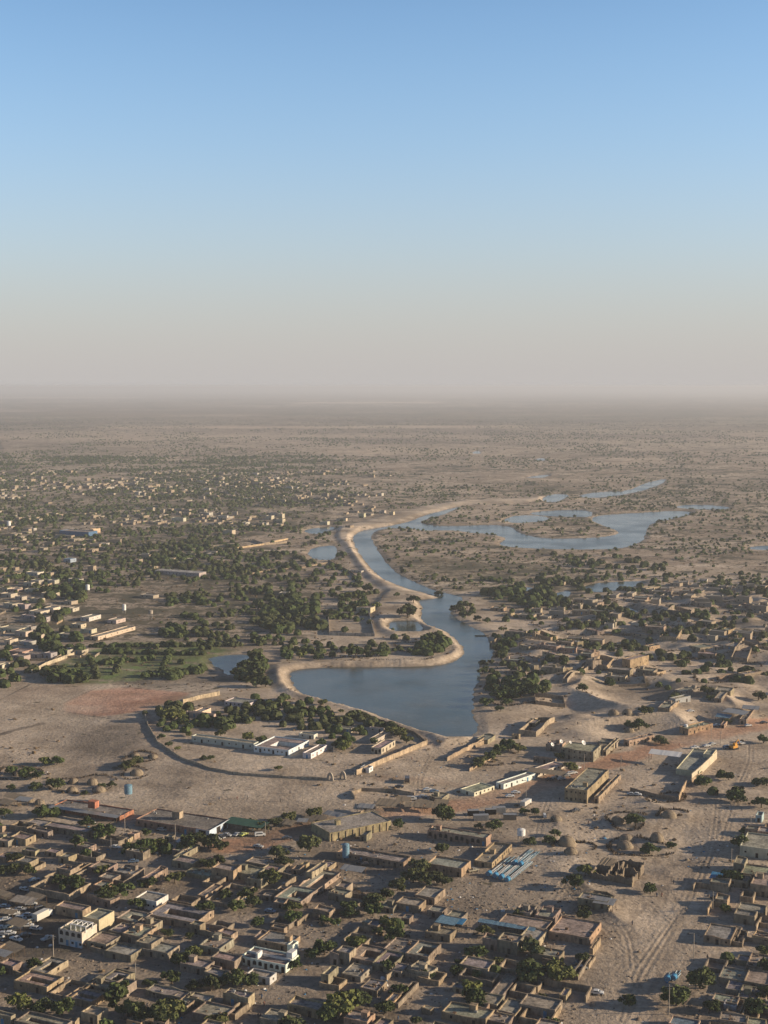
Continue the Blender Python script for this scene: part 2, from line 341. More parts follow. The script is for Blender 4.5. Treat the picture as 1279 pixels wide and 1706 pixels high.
# garden beds
gd = 1-ss(-6, 2, sdist(masksW['garden'], X, Y)); u = X*.91-Y*.41; v = X*.41+Y*.91
bed = ((np.sin(u*.30)*np.sin(v*.17+nA*3)) > .15)*gd*.75; C = lerp(C, (.13, .215, .05), bed); C = lerp(C, (.30, .25, .18), gd*(np.abs(np.sin(v*.085+1)) > .985)*.8)
sd = sdist(sandW, X, Y, 40.0)+(nB-.5)*15+(fbm(X, Y, 9, 57, 2)-.5)*8; t = 1-ss(-2, 3, sd); C = lerp(C, (.50, .41, .305), t); scrub = scrub*(1-t)
for Lw, hw, st in roadsW:
    d = sdist(Lw, X, Y, 40.0, False)+(fbm(X, Y, 10, 61, 3)-.5)*7; t = (1-ss(hw*.6, hw*1.25, d))*st
    C = lerp(C, (.44, .235, .135), t*.95); scrub = scrub*(1-t)
    tt = np.exp(-((d-1)/1.0)**2)*.5+np.exp(-((d-3.6)/.7)**2)*.4; C = lerp(C, (.20, .15, .11), np.clip(tt, 0, 1)*st*.5)
for Lw, hw in linesW:
    d = sdist(Lw, X, Y, 20.0, False); C = lerp(C, (.085, .07, .055), (1-ss(hw*.5, hw*1.5, d+(fbm(X, Y, 4, 71, 2)-.5)*hw))*.85)
pt = fbm(X*.55, Y, 34, 83, 4); pt2 = fbm(X*.5, Y, 120, 85, 3); zone = ss(1230, 1150, PYr)*ss(720, 760, PYr)*(1-gd)*(1-.7*(1-ss(-6, 6, sdist(masksW['field2'], X, Y))))
C = lerp(C, (.56, .46, .345), np.clip((pt-.53)*7, 0, 1)*zone*.6); C = lerp(C, (.22, .175, .12), np.clip((.46-pt)*7, 0, 1)*zone*.55)
C = lerp(C, (.52, .42, .31), np.clip((pt2-.54)*6, 0, 1)*zone*.5); C = lerp(C, (.24, .19, .135), np.clip((.45-pt2)*6, 0, 1)*zone*.4)
fp_ = fbm(X*.4, Y*.7, 420, 87, 3); zf = ss(760, 735, PYr); C = lerp(C, (.50, .40, .29), np.clip((fp_-.53)*7, 0, 1)*zf*.6); C = lerp(C, (.14, .115, .085), np.clip((.47-fp_)*7, 0, 1)*zf*.5)
fp2 = fbm(X*.5, Y, 1900, 89, 3); C = lerp(C, (.62, .52, .42), np.clip((fp2-.56)*8, 0, 1)*ss(700, 670, PYr)*.8)
dirt = np.clip((fbm(X, Y, 26, 77, 4)-.50)*5, 0, 1)*ss(1180, 1330, PYr)*.6; C = lerp(C, (.17, .14, .108), dirt*(1-.6*ss(900, 980, PXr)))
pale = np.clip((fbm(X, Y, 70, 79, 3)-.52)*5, 0, 1)*ss(1000, 1100, PYr)*.5; C = lerp(C, (.47, .39, .29), pale*(1-.85*ss(1380, 1440, PYr)*ss(960, 900, PXr)))
trz = np.zeros(len(X))
for Lw in tracksW:
    d = sdist(Lw, X, Y, 20.0, False)
    t = np.exp(-((np.abs(d)-.9)/.32)**2); C = lerp(C, (.20, .16, .12), t*.45*(.4+.8*fbm(X, Y, 20, 73, 2))); trz -= t*.06
    t2 = np.exp(-(d/.5)**2)+np.exp(-((d-2.2)/.5)**2); C = lerp(C, (.45, .37, .27), np.clip(t2, 0, 1)*.25); trz += t2*.05
road2 = ss(1010, 1060, PXr)*ss(1330, 1370, PYr)*ss(1215, 1150, PXr); 
st_ = ((fbm(X*.93-Y*.37, (X*.37+Y*.93)*.12, 2.2, 81, 2) > .56)*road2*.35); C = lerp(C, (.22, .175, .13), st_)
Z = Z+trz; gm.vertices.foreach_set('co', np.stack([X, Y, Z], 1).astype(np.float32).ravel())
t = (1-ss(.3, 3.0, wsd)); C = lerp(C, (.13, .11, .08), t*.75); scrub = scrub*(1-t)
a = gm.attributes.new('albedo', 'FLOAT_COLOR', 'POINT'); a.data.foreach_set('color', np.concatenate([np.minimum((C*.75+C.mean(1)[:, None]*.25*np.array([[1.12, .985, .86]]))*1.06, .66), np.ones((len(C), 1))], 1).astype(np.float32).ravel())
a = gm.attributes.new('scrub', 'FLOAT', 'POINT'); a.data.foreach_set('value', np.clip(scrub, 0, 1).astype(np.float32))
go = bpy.data.objects.new('ground', gm); COL.objects.link(go); go['kind'] = 'structure'
_ZG = Z.reshape(nr, nc); _WG = wsd.reshape(nr, nc); terrain_exact, water_exact = terrain, water_sd
def _look(GR, x, y):
    px_, py_ = proj(np.atleast_1d(np.asarray(x, float)), np.atleast_1d(np.asarray(y, float)))
    c = np.clip(np.interp(px_, cols, np.arange(nc)), 0, nc-1.001); r_ = np.clip(np.interp(py_, rows, np.arange(nr)), 0, nr-1.001)
    ci = c.astype(int); ri = r_.astype(int); fc = c-ci; fr = r_-ri
    return (GR[ri, ci]*(1-fc)+GR[ri, ci+1]*fc)*(1-fr)+(GR[ri+1, ci]*(1-fc)+GR[ri+1, ci+1]*fc)*fr
def terrain(x, y): return _look(_ZG, x, y)
def water_sd(x, y): return _look(_WG, x, y)
def G(px, py):
    z = 0.0
    for _ in range(4):
        x, y = gnd(px, py, z); z = float(terrain(x, y)[0])
    return x, y, z
def water(name, P):
    n_ = len(P); A = np.array(P)
    import mathutils
    from mathutils.geometry import tessellate_polygon
    # push the edge a little under the bank
    ctr = []
    for i in range(n_):
        p0 = A[i-1]; p1 = A[(i+1) % n_]; e = p1-p0; L = math.hypot(*e)+1e-9; ctr.append((e[1]/L, -e[0]/L))
    ar = 0.5*sum(A[i][0]*A[(i+1) % n_][1]-A[(i+1) % n_][0]*A[i][1] for i in range(n_)); s = 1 if ar > 0 else -1
    B = [(A[i][0]+s*ctr[i][0]*3.2, A[i][1]+s*ctr[i][1]*3.2, 0) for i in range(n_)]
    T = tessellate_polygon([[mathutils.Vector(v) for v in B]])
    me = bpy.data.meshes.new(name); me.from_pydata([(v[0], v[1], WL) for v in B], [], [tuple(t) for t in T]); me.materials.append(M['water'])
    import bmesh
    bm = bmesh.new(); bm.from_mesh(me); bmesh.ops.recalc_face_normals(bm, faces=bm.faces)
    for f in bm.faces:
        if f.normal.z < 0: f.normal_flip()
    bm.to_mesh(me); bm.free()
    o = bpy.data.objects.new(name, me); COL.objects.link(o); o['kind'] = 'structure'
water('lake', lakeW)
for p in pondsW: water('pond', p)
# ------------------------------------------------------------------ things
REG = []                # (object, description, category, group)
LM = [(160,1355,'the long red brick hall'),(310,1372,'the pale blue end wall'),(130,1552,'the cream arcaded villa'),(450,1575,'the big white villa'),
 (250,1500,'the white upper-floor house'),(560,1385,'the wide tan hall'),(640,1420,'the long low school block'),(740,1455,'the school block with two windows'),
 (838,1425,'the school wing by the blue drums'),(850,1460,'the blue drums'),(1085,1385,'the domed tents'),(1030,1455,'the roofless ruin'),(1262,1415,'the large cream house'),
 (985,1310,'the tan two-storey block'),(1108,1262,'the white fuel canopy'),(870,1298,'the white shop row'),(560,1293,'the two concrete gate arches'),(500,1245,'the white park villa'),
 (638,1245,'the pinkish park house'),(585,1042,'the white walled enclosure'),(770,1088,'the tip of the sand spit'),(785,1222,'the near end of the lake'),(990,1653,'the lone parked car'),
 (1142,1700,'the blue roofed house'),(1085,1470,'the lone small tree'),(85,1265,'the pair of round trees'),(215,1322,'the blue legged water tank'),(870,1390,'the white water tank'),
 (300,1345,'the bare sports ground'),(720,1580,'the two-window house'),(960,1535,'the long walled yard'),(130,1660,'the L-shaped mud house'),(30,1520,'the dark car park'),
 (620,1650,'the small tan tower house'),(340,1670,'the crenellated mud compound'),(1230,1630,'the pale high-parapet house'),(1200,1560,'the pinkish house'),
 (590,1475,'the curved lit wall'),(450,1400,'the roadside car row'),(660,1345,'the market sheds'),(820,1345,'the shipping containers'),(1222,1243,'the yellow excavator'),
 (970,1230,'the satellite dishes'),(1150,1195,'the reddish roadside block'),(930,1160,'the pale sand slope'),(1100,1100,'the scattered dune houses'),(1220,1020,'the far dune trees'),
 (860,1120,'the lakeside mud houses'),(830,1090,'the east bank bend'),(720,1070,'the grove on the spit'),(500,1020,'the big dark grove'),(420,1120,'the grove left of the lake'),(210,1105,'the green garden plots'),
 (190,1165,'the red dirt field'),(200,1040,'the long cream school building'),(90,1020,'the cream block among trees'),(60,1180,'the plain dirt fields'),(860,990,'the green marsh grove'),(1000,980,'the small dune pond'),
 (620,900,'the canal bend'),(940,880,'the scrubby lake island'),(130,880,'the far blue hall'),(300,950,'the long pale shed roof'),(340,870,'the far town blocks'),(530,920,'the canalside pond'),
 (400,900,'the far bare lot'),(1150,900,'the far lake end')]
def reg(o, desc, cat, group=None):
    o['category'] = cat; o['kind'] = 'thing'
    if group: o['group'] = group
    REG.append((o, desc, cat))
    return o
def link(name, me, parent=None, color=None, loc=None, rot=0, scale=None):
    o = bpy.data.objects.new(name, me); COL.objects.link(o)
    if parent: o.parent = parent
    if color: o.color = (*[q*.82 for q in color], 1)
    if loc is not None: o.location = loc
    if rot: o.rotation_euler = (0, 0, rot)
    if scale is not None: o.scale = scale
    return o
class MB:
    def __init__(s): s.v = []; s.f = []; s.m = []
    def add(s, vs, fs, m=0):
        k = len(s.v); s.v += vs; s.f += [tuple(i+k for i in f) for f in fs]; s.m += [m]*len(fs)
    def box(s, x0, y0, z0, x1, y1, z1, m=0, top=None, bottom=True):
        fs = [(0,1,5,4),(1,2,6,5),(2,3,7,6),(3,0,4,7),(4,5,6,7)]+([(3,2,1,0)] if bottom else [])
        s.add([(x0,y0,z0),(x1,y0,z0),(x1,y1,z0),(x0,y1,z0),(x0,y0,z1),(x1,y0,z1),(x1,y1,z1),(x0,y1,z1)], fs, m)
    def cyl(s, p0, p1, r0, r1, n=8, m=0, cap=True):
        p0 = np.array(p0, float); p1 = np.array(p1, float); d = p1-p0; d /= np.linalg.norm(d)+1e-9
        a = np.cross(d, (0, 0, 1) if abs(d[2]) < .9 else (1, 0, 0)); a /= np.linalg.norm(a); b_ = np.cross(d, a)
        vs = [tuple(p+r*(math.cos(t)*a+math.sin(t)*b_)) for p, r in ((p0, r0), (p1, r1)) for t in [2*math.pi*i/n for i in range(n)]]
        fs = [(i, (i+1) % n, n+(i+1) % n, n+i) for i in range(n)]
        if cap: fs += [tuple(range(n-1, -1, -1)), tuple(range(n, 2*n))]
        s.add(vs, fs, m)
    def mesh(s, name, mats, smooth=False):
        me = bpy.data.meshes.new(name); me.from_pydata(s.v, [], s.f)
        for x in mats: me.materials.append(x)
        if len(mats) > 1: me.polygons.foreach_set('material_index', s.m)
        if smooth: me.polygons.foreach_set('use_smooth', [True]*len(s.f))
        me.update(); return me
def wall_strip(mb, pts, z0, hs, th, closed=False, m=0):
    """wall along pts (x,y) of height hs per point, thickness th to the left of the path"""
    n_ = len(pts); off = []
    for i in range(n_):
        if closed: a = pts[i-1]; c = pts[(i+1) % n_]
        else: a = pts[max(0, i-1)]; c = pts[min(n_-1, i+1)]
        p = pts[i]
        def nrm(a, b): 
            dx, dy = b[0]-a[0], b[1]-a[1]; L = math.hypot(dx, dy)+1e-9; return (-dy/L, dx/L)
        if not closed and i == 0: nx, ny = nrm(p, c); k = 1
        elif not closed and i == n_-1: nx, ny = nrm(a, p); k = 1
        else:
            n1 = nrm(a, p); n2 = nrm(p, c); nx, ny = n1[0]+n2[0], n1[1]+n2[1]; L = math.hypot(nx, ny)+1e-9; nx /= L; ny /= L
            k = 1/max(.4, nx*n1[0]+ny*n1[1])
        off.append((p[0]+nx*th*k, p[1]+ny*th*k))
    vs = []
    for i in range(n_):
        h = hs[i]; zb = z0[i] if isinstance(z0, (list, tuple)) else z0
        vs += [(*pts[i], zb), (*off[i], zb), (*off[i], h), (*pts[i], h)]
    fs = []
    for i in range(n_ if closed else n_-1):
        a = 4*i; c = 4*((i+1) % n_)
        fs += [(a, c, c+3, a+3), (a+3, c+3, c+2, a+2), (c, a, a+1, c+1), (c+1, a+1, a+2, c+2)]
    if not closed: fs += [(0, 3, 2, 1), (4*n_-4, 4*n_-3, 4*n_-2, 4*n_-1)]
    mb.add(vs, fs, m)
def subdiv(pts, step, closed=False):
    out = []; n_ = len(pts)
    for i in range(n_ if closed else n_-1):
        a = pts[i]; c = pts[(i+1) % n_]; L = math.hypot(c[0]-a[0], c[1]-a[1]); k = max(1, int(L/step))
        for j in range(k): out.append((a[0]+(c[0]-a[0])*j/k, a[1]+(c[1]-a[1])*j/k))
    if not closed: out.append(pts[-1])
    return out
# shared unit pieces (front is -y, unit width and height)
def unit_window(arch=False, lattice=False):
    mb = MB()
    if arch:
        pts = [(-.5, 0), (.5, 0), (.5, .6)]+[(.5*math.cos(t), .6+.4*math.sin(t)) for t in (math.pi*.2, math.pi*.5, math.pi*.8)]+[(-.5, .6)]
        nn = len(pts); mb.add([(x, -.03, z) for x, z in pts]+[(x, .3, z) for x, z in pts], [tuple(range(nn))]+[((i+1) % nn, i, nn+i, nn+(i+1) % nn) for i in range(nn)], 0)
    else:
        mb.box(-.42, -.02, .06, .42, .25, .94, 0)
        for q in ((-.5, -.06, 0, -.42, .2, 1), (.42, -.06, 0, .5, .2, 1), (-.42, -.06, 0, .42, .2, .06), (-.42, -.06, .94, .42, .2, 1)): mb.box(*q, 1)
    return mb
WIN = unit_window().mesh('window', [M['dark'], M['wood']]); ARCH = unit_window(True).mesh('arched_window', [M['dark']])
dm = MB(); dm.box(-.42, -.02, 0, .42, .25, .95, 0)
for q in ((-.5, -.07, 0, -.42, .2, 1), (.42, -.07, 0, .5, .2, 1), (-.42, -.07, .95, .42, .2, 1)): dm.box(*q, 1)
DOOR = dm.mesh('door', [M['dark'], M['wood']])
dm = MB(); dm.box(-.46, -.03, 0, .46, .2, 1, 0)
for q in ((-.5, -.05, 0, -.46, .2, 1), (.46, -.05, 0, .5, .2, 1), (-.02, -.05, 0, .02, -.03, 1)): dm.box(*q, 1)
DOORB = dm.mesh('metal_door', [M['blue'], M['pole']])
MUD = [(.34, .27, .19), (.29, .23, .165), (.385, .31, .22), (.26, .215, .165), (.38, .285, .185), (.33, .275, .21)]
TH = math.radians(-24.5)
def solve(bx, by, L, R, hp, ang):
    x, y, zb = G(bx, by+hp)
    # height: vertical line through the base point seen at (bx,by)
    yy = (CY-by)/F; k = (yy*CP-SP)/(CP+yy*SP); h = HC+y*k-zb
    z = zb+h; D0 = y*CP+(HC-z)*SP
    def ext(t, ux, uy):
        kk = (t-CX)/F; return (x-kk*D0)/(kk*uy*CP-ux)
    u = (math.cos(ang), math.sin(ang)); v = (-math.sin(ang), math.cos(ang))
    w = -ext(bx-L, *u) if L > 0 else 3; d = ext(bx+R, *v) if R > 0 else 3
    return x, y, zb, h, abs(w), abs(d), u, v
FOOT = []       # footprints kept clear of trees
def house(cx, cy, L, R, hp, o=(0, 0), k=5.116, kind='mud', ang=None, **kw):
    bx = o[0]+cx/k; by = o[1]+cy/k; L = L/k; R = R/k; hp = max(hp/k, 6 if kind != 'low' else 3)
    a = TH if ang is None else math.radians(ang)
    x, y, zb, h, w, d, u, v = solve(bx, by, L, R, hp, a)
    if kind == 'mud' and by > 1380 and kw.get('desc') is None: w *= 1.14; d *= 1.14
    w = kw.pop('w', w); d = kw.pop('d', d); h = kw.pop('h', h)
    return build_house(x, y, zb, h, w, d, a, kind, **kw)
CNT = {'n': 0}
def build_house(x, y, zb, h, w, d, a, kind='mud', desc=None, cat='house', name=None, col=None, roofcol=None, wins=None, arch=False, two=False, court=False, pitch=0, step=None, group=True, detail=True, parap=None, doorcol=None, sidewins=None):
    w = min(max(w, 2.2), 90); d = min(max(d, 2.2), 90); h = min(max(h, 1.8), 15)
    u = (math.cos(a), math.sin(a)); v = (-math.sin(a), math.cos(a))
    ox, oy = x-u[0]*w/2+v[0]*d/2, y-u[1]*w/2+v[1]*d/2
    FOOT.append((ox, oy, max(w, d)/2))
    if col is None: col = random.choice(MUD)
    c = col; c = tuple(min(.8, q*random.uniform(.93, 1.07)) for q in c)
    wm = M['paint'] if kind in ('white', 'paint') else M['wall']
    nm = name or ('mud_house' if kind in ('mud', 'low') else 'painted_house')
    e = bpy.data.objects.new(nm, None); COL.objects.link(e); e.location = (ox, oy, zb); e.rotation_euler = (0, 0, a)
    e.empty_display_size = .5
    CNT['n'] += 1
    x0, x1, y0, y1 = -w/2, w/2, -d/2, d/2
    rz = h-(parap if parap is not None else min(.55, h*.2))
    mb = MB()
    rp = subdiv([(x0, y0), (x1, y0), (x1, y1), (x0, y1)], 3.0, True)
    jit = .05 if kind in ('white', 'paint') else .14
    if court:
        wall_strip(mb, rp, -1.2, [rz]*len(rp), .5, True)
        t_ = min(w, d)*.27
        link('wall', mb.mesh('wall', [wm]), e, c)
        rb = MB(); rb.box(x0+.5, y0+.5, rz-.3, x1-.5, y0+.5+t_, rz-.02); rb.box(x0+.5, y0+.5+t_, rz-.3, x0+.5+t_, y1-.5, rz-.02); rb.box(x0+.5+t_, y1-.5-t_, rz-.3, x1-.5, y1-.5, rz-.02)
        wb = MB(); wb.box(x0+.5+t_-.3, y0+.5+t_-.3, -1, x1-.5, y0+.5+t_-.01, rz-.31); wb.box(x0+.5+t_-.3, y0+.5+t_, -1, x0+.5+t_-.01, y1-.5-t_, rz-.31)
        wb.box(x0+.5+t_-.3, y1-.5-t_, -1, x1-.5, y1-.5-t_+.3, rz-.31)
        link('courtyard_wall', wb.mesh('courtyard_wall', [wm]), e, tuple(q*.95 for q in c))
    else:
        mb.box(x0, y0, -1.2, x1, y1, rz-.02, bottom=False)
        link('wall', mb.mesh('wall', [wm]), e, c)
        rb = MB(); nxs = max(1, int(w/4)); nys = max(1, int(d/4))
        gv = [(x0+.3+(w-.6)*i/nxs, y0+.3+(d-.6)*j/nys, rz+random.uniform(0, .10)) for j in range(nys+1) for i in range(nxs+1)]
        rb.add(gv, [(j*(nxs+1)+i, j*(nxs+1)+i+1, (j+1)*(nxs+1)+i+1, (j+1)*(nxs+1)+i) for j in range(nys) for i in range(nxs)])
    rc = roofcol or tuple(q*random.uniform(.80, 1.02)*s for q, s in zip((.45, .405, .345), (1, 1, 1)))
    link('roof', rb.mesh('roof', [M['roof']]), e, rc)
    pm = MB(); hs = [h+random.uniform(-jit, jit) for _ in rp]
    if kind == 'mud' and random.random() < .35:     # a raised corner or worn stretch
        q = random.randrange(len(rp)); hs[q] += .5; hs[(q+len(rp)//2) % len(rp)] -= .15
    wall_strip(pm, rp, rz-.03, hs, .32, True)
    link('parapet', pm.mesh('parapet', [wm]), e, tuple(q*1.03 for q in c))
    if not detail: return e
    if kind == 'mud' and not court and w*d > 40 and random.random() < .6:
        qb = MB()
        for _ in range(random.randint(2, 7)):
            a1, b1 = random.uniform(x0+.8, x1-1.6), random.uniform(y0+.8, y1-1.6); s1, s2, s3 = random.uniform(.3, 1.3), random.uniform(.3, 1.0), random.uniform(.2, .8); qb.box(a1, b1, rz-.02, a1+s1, b1+s2, rz+s3, random.randrange(3))
        link('roof_clutter', qb.mesh('roof_clutter', [M['rubble'], M['wood'], M['tin']]), e)['kind'] = 'stuff'
    dz = 0
    def opening(me_, lx, ly, lz, rot, sw, sh, nmx):
        # 3 mm proud pieces set into the wall faces
        link(nmx, me_, e, None, (lx, ly, lz), rot, (sw, 1, sh))
    levels = [0] if not two else [0, h*.5]
    dd = False
    for li, lv in enumerate(levels):
        H0 = (h if not two else h*.5)
        if H0 < 1.9: continue
        nf = wins[0] if wins else max(1, int(w/random.uniform(3.6, 6.5))); nr_ = wins[1] if wins else (int(d/random.uniform(5, 10)))
        nf = min(nf, 26); nr_ = min(nr_, 22)
        for side, cnt, ln in ((0, nf, w), (1, nr_, d)):
            for i in range(cnt):
                t = -ln/2+ln*(i+.5)/cnt+(random.uniform(-.15, .15)*ln/cnt if not wins else 0)
                isd = (not dd and li == 0 and side == 0 and i == cnt//2) or (wins and li == 0 and i % 3 == 1)
                if isd: me_, sw, sh, lz, nmx = (DOORB if doorcol or random.random() < .12 else DOOR), 1.15, min(2.1, H0*.75), 0, 'door'
                elif arch: me_, sw, sh, lz, nmx = ARCH, min(1.5, ln/cnt*.62), min(1.9, H0*.55), lv+H0*.28, 'window'
                else: me_, sw, sh, lz, nmx = WIN, random.uniform(.7, 1.05), min(random.uniform(.7, 1.15), H0*.4), lv+H0*.38, 'window'
                if isd and side == 0: dd = True
                if side == 0: opening(me_, t, y0, lz, 0, sw, sh, nmx)
                else: opening(me_, x1, t, lz, math.pi/2, sw, sh, nmx)
    if kind in ('mud',) and w > 6 and d > 6 and not court and random.random() < .35:
        sx, sy = random.uniform(x0+1, x1-3.2), random.uniform(y0+2, y1-3); sb = MB(); sb.box(0, 0, 0, 2.2, 2.0, 1.9); sb.box(-.1, -.1, 1.9, 2.3, 2.1, 2.05)
        link('stair_hut', sb.mesh('stair_hut', [wm]), e, c, (sx, sy, rz))
    if kind == 'mud' and random.random() < .45 and w > 5:      # beams poking out of the front
        bb = MB()
        for i in range(int(w/1.6)): q = x0+.8+i*1.6; bb.box(q, y0-.35, rz-.45, q+.12, y0+.01, rz-.33)
        link('roof_beams', bb.mesh('roof_beams', [M['wood']]), e)['kind'] = 'stuff'
    if desc is None:
        s = 'small' if w*d < 45 else ('large' if w*d > 190 else 'mid-sized'); s = 'long' if max(w, d) > 2.6*min(w, d) and max(w, d) > 15 else s
        t = dict(zip(MUD, ('tan', 'brown', 'sandy', 'grey-brown', 'ochre', 'dusty'))).get(col, '')
        desc = f'{s} {t} '+('tall ' if h > 5 else '')+'mud house'+(' round a court' if court else '')
    reg(e, desc, cat, 'flat-roofed mud houses' if (group and kind in ('mud', 'low')) else None)
    return e
WALLS = []
def wall_path(pts, hm, col=None, th=.45, desc='mud yard wall', closed=False, name='yard_wall', paint=False, px=True, step=2.4, jit=.2):
    P = [G(*p)[:2] for p in pts] if px else pts
    P = subdiv(P, step, closed); z = [float(q) for q in terrain([p[0] for p in P], [p[1] for p in P])]
    c0 = P[0] if not closed else (sum(p[0] for p in P)/len(P), sum(p[1] for p in P)/len(P)); zb = min(z)
    mb = MB(); wall_strip(mb, [(p[0]-c0[0], p[1]-c0[1]) for p in P], [q-zb-.6 for q in z], [q-zb+hm+random.uniform(-jit, jit) for q in z], th, closed)
    o = link(name, mb.mesh(name, [M['paint'] if paint else M['wall']]), None, col or random.choice(MUD), (c0[0], c0[1], zb))
    return reg(o, desc, 'wall', 'yard walls' if name == 'yard_wall' else None)
def yard(cx, cy, L, R, hp, o=(0, 0), k=5.116, ang=None, desc='mud-walled open yard', col=None, **kw):
    a = TH if ang is None else math.radians(ang)
    x, y, zb, h, w, d, u, v = solve(o[0]+cx/k, o[1]+cy/k, L/k, R/k, max(hp/k, 5), a)
    w = min(kw.get('w', w), 90); d = min(kw.get('d', d), 90); h = min(max(h, 1.4), 4.5)
    P = [(x, y), (x+v[0]*d, y+v[1]*d), (x+v[0]*d-u[0]*w, y+v[1]*d-u[1]*w), (x-u[0]*w, y-u[1]*w)]
    return wall_path(P, h, col, desc=desc, closed=True, px=False)
# ------------------------------------------------------------------ buildings of the near town, traced one by one
A1, A2, A3, A4, A5 = (0,1506), (250,1506), (500,1506), (750,1506), (1029,1506)
U1, U2, U3, U4, U5 = (0,1320), (250,1320), (500,1320), (750,1320), (1029,1320)
M1, M2, M3, M4, M5, M6 = (780,1140), (1029,1140), (230,1140), (470,1140), (780,960), (1029,960)
N0 = (0,960)
CREAM = (.60,.53,.40); WHITE = (.68,.67,.64); WHITISH = (.52,.50,.45)
# cream villa, white villa, white house
VC = house(700,245,203,125,135,A1, kind='paint', col=CREAM, two=True, arch=True, wins=(4,0), desc='cream two-storey villa with arched windows and a roof terrace', name='villa', cat='villa', group=False)
house(845,135,142,128,130,A1, kind='paint', col=(.52,.42,.30), arch=True, wins=(4,0), desc='tall cream and tan block with arches behind the arcaded villa', name='villa', cat='villa', group=False)
VW = house(1155,520,385,110,70,A2, kind='white', col=WHITE, arch=True, wins=(8,0), desc='big white villa with an arcaded front and red-edged terrace', name='villa', cat='villa', group=False, roofcol=(.32,.27,.25))
house(1215,352,45,48,95,A2, kind='white', col=WHITE, wins=(1,0), desc='white roof tower at the corner of the big villa', name='roof_tower', cat='tower', group=False)
house(1020,630,200,58,62,A2, kind='white', col=WHITISH, wins=(2,1), desc='low white annex in front of the big white villa', name='annex', cat='house', group=False)
house(55,930,185,100,85,U2, kind='white', col=(.66,.62,.55), wins=(4,0), desc='white upper-floor house with a bare sunlit end wall', name='white_house', cat='house', group=False)
SH = house(505,325,630,170,62,U2, kind='mud', col=(.33,.19,.14), wins=(11,1), desc='long brown-red shop hall with a pale blue sunlit end wall', name='shop_hall', cat='hall', group=False, roofcol=(.30,.27,.235), parap=.5)
house(1018,205,578,122,45,U1, kind='mud', col=(.44,.18,.115), wins=(8,0), desc='long red brick market hall with a tin awning along its front', name='market_hall', cat='hall', group=False, roofcol=(.30,.275,.25), parap=.5)
def dims(e):
    w_ = [c for c in e.children if c.name.startswith('wall')][0].data; xs = [v.co.x for v in w_.vertices]; ys = [v.co.y for v in w_.vertices]; zs = [v.co.z for v in w_.vertices]; return max(xs), max(ys), max(zs)
a_, b_, h_ = dims(VC)
pg = MB()
for i in range(4): pg.box(-a_+4+i*2.2, -b_+1.6, h_, -a_+4.25+i*2.2, -b_+1.85, h_+2.1)
for i in range(4): pg.box(-a_+4+i*2.2, b_-3.2, h_, -a_+4.25+i*2.2, b_-2.95, h_+2.1)
pg.box(-a_+3.8, -b_+1.5, h_+2.1, -a_+11, -b_+1.95, h_+2.35); pg.box(-a_+3.8, b_-3.3, h_+2.1, -a_+11, b_-2.85, h_+2.35)
for i in range(4): pg.box(-a_+4+i*2.2, -b_+1.95, h_+2.12, -a_+4.25+i*2.2, b_-3.3, h_+2.3)
link('pergola', pg.mesh('pergola', [M['white']]), VC)
pb = MB(); pb.box(-a_+5, -b_-.06, 0, a_-.1, -b_-.003, 2.6); link('painted_base', pb.mesh('painted_base', [M['paint']]), VC, (.42,.48,.55))
for i in range(4): link('door' if i == 1 else 'window', DOORB if i == 1 else WIN, VC, None, (-a_+6.2+i*1.7, -b_-.06, .1 if i == 1 else 1.0), 0, (1.0, 1, 2.0 if i == 1 else .9))
a_, b_, h_ = dims(VW)
tw = MB(); tw.box(-a_+.4, -b_+4.4, h_, a_-.4, -b_+4.7, h_+.9); tw.box(-a_+5.5, -b_+1, h_, -a_+6.3, -b_+4.3, h_+2.2); tw.box(a_-2.6, b_-4, h_, a_-.4, b_-.4, h_+2.6); link('terrace_wall', tw.mesh('terrace_wall', [M['paint']]), VW, WHITE)
tr_ = MB(); tr_.box(-a_+6.5, -b_+.33, h_+.02, a_-.4, -b_+.9, h_+.5); link('terrace_edging', tr_.mesh('terrace_edging', [M['wall']]), VW, (.40,.17,.12))
a_, b_, h_ = dims(SH)
pw = MB(); pw.box(a_+.003, -b_, -.2, a_+.10, b_, h_+.55); link('painted_end_wall', pw.mesh('painted_end_wall', [M['paint']]), SH, (.50,.58,.66))
pw = MB(); pw.box(a_-7, -b_-.09, 0, a_+.1, -b_-.003, h_+.5); link('white_corner', pw.mesh('white_corner', [M['paint']]), SH, (.55,.56,.56))
for q in (-1, 4.5): link('shutter', DOOR, SH, None, (a_+.10, q, 0), math.pi/2, (3.2, 1, 2.9))
link('shutter', DOOR, SH, None, (a_-3.6, -b_-.09, 0), 0, (3.6, 1, 3.0))
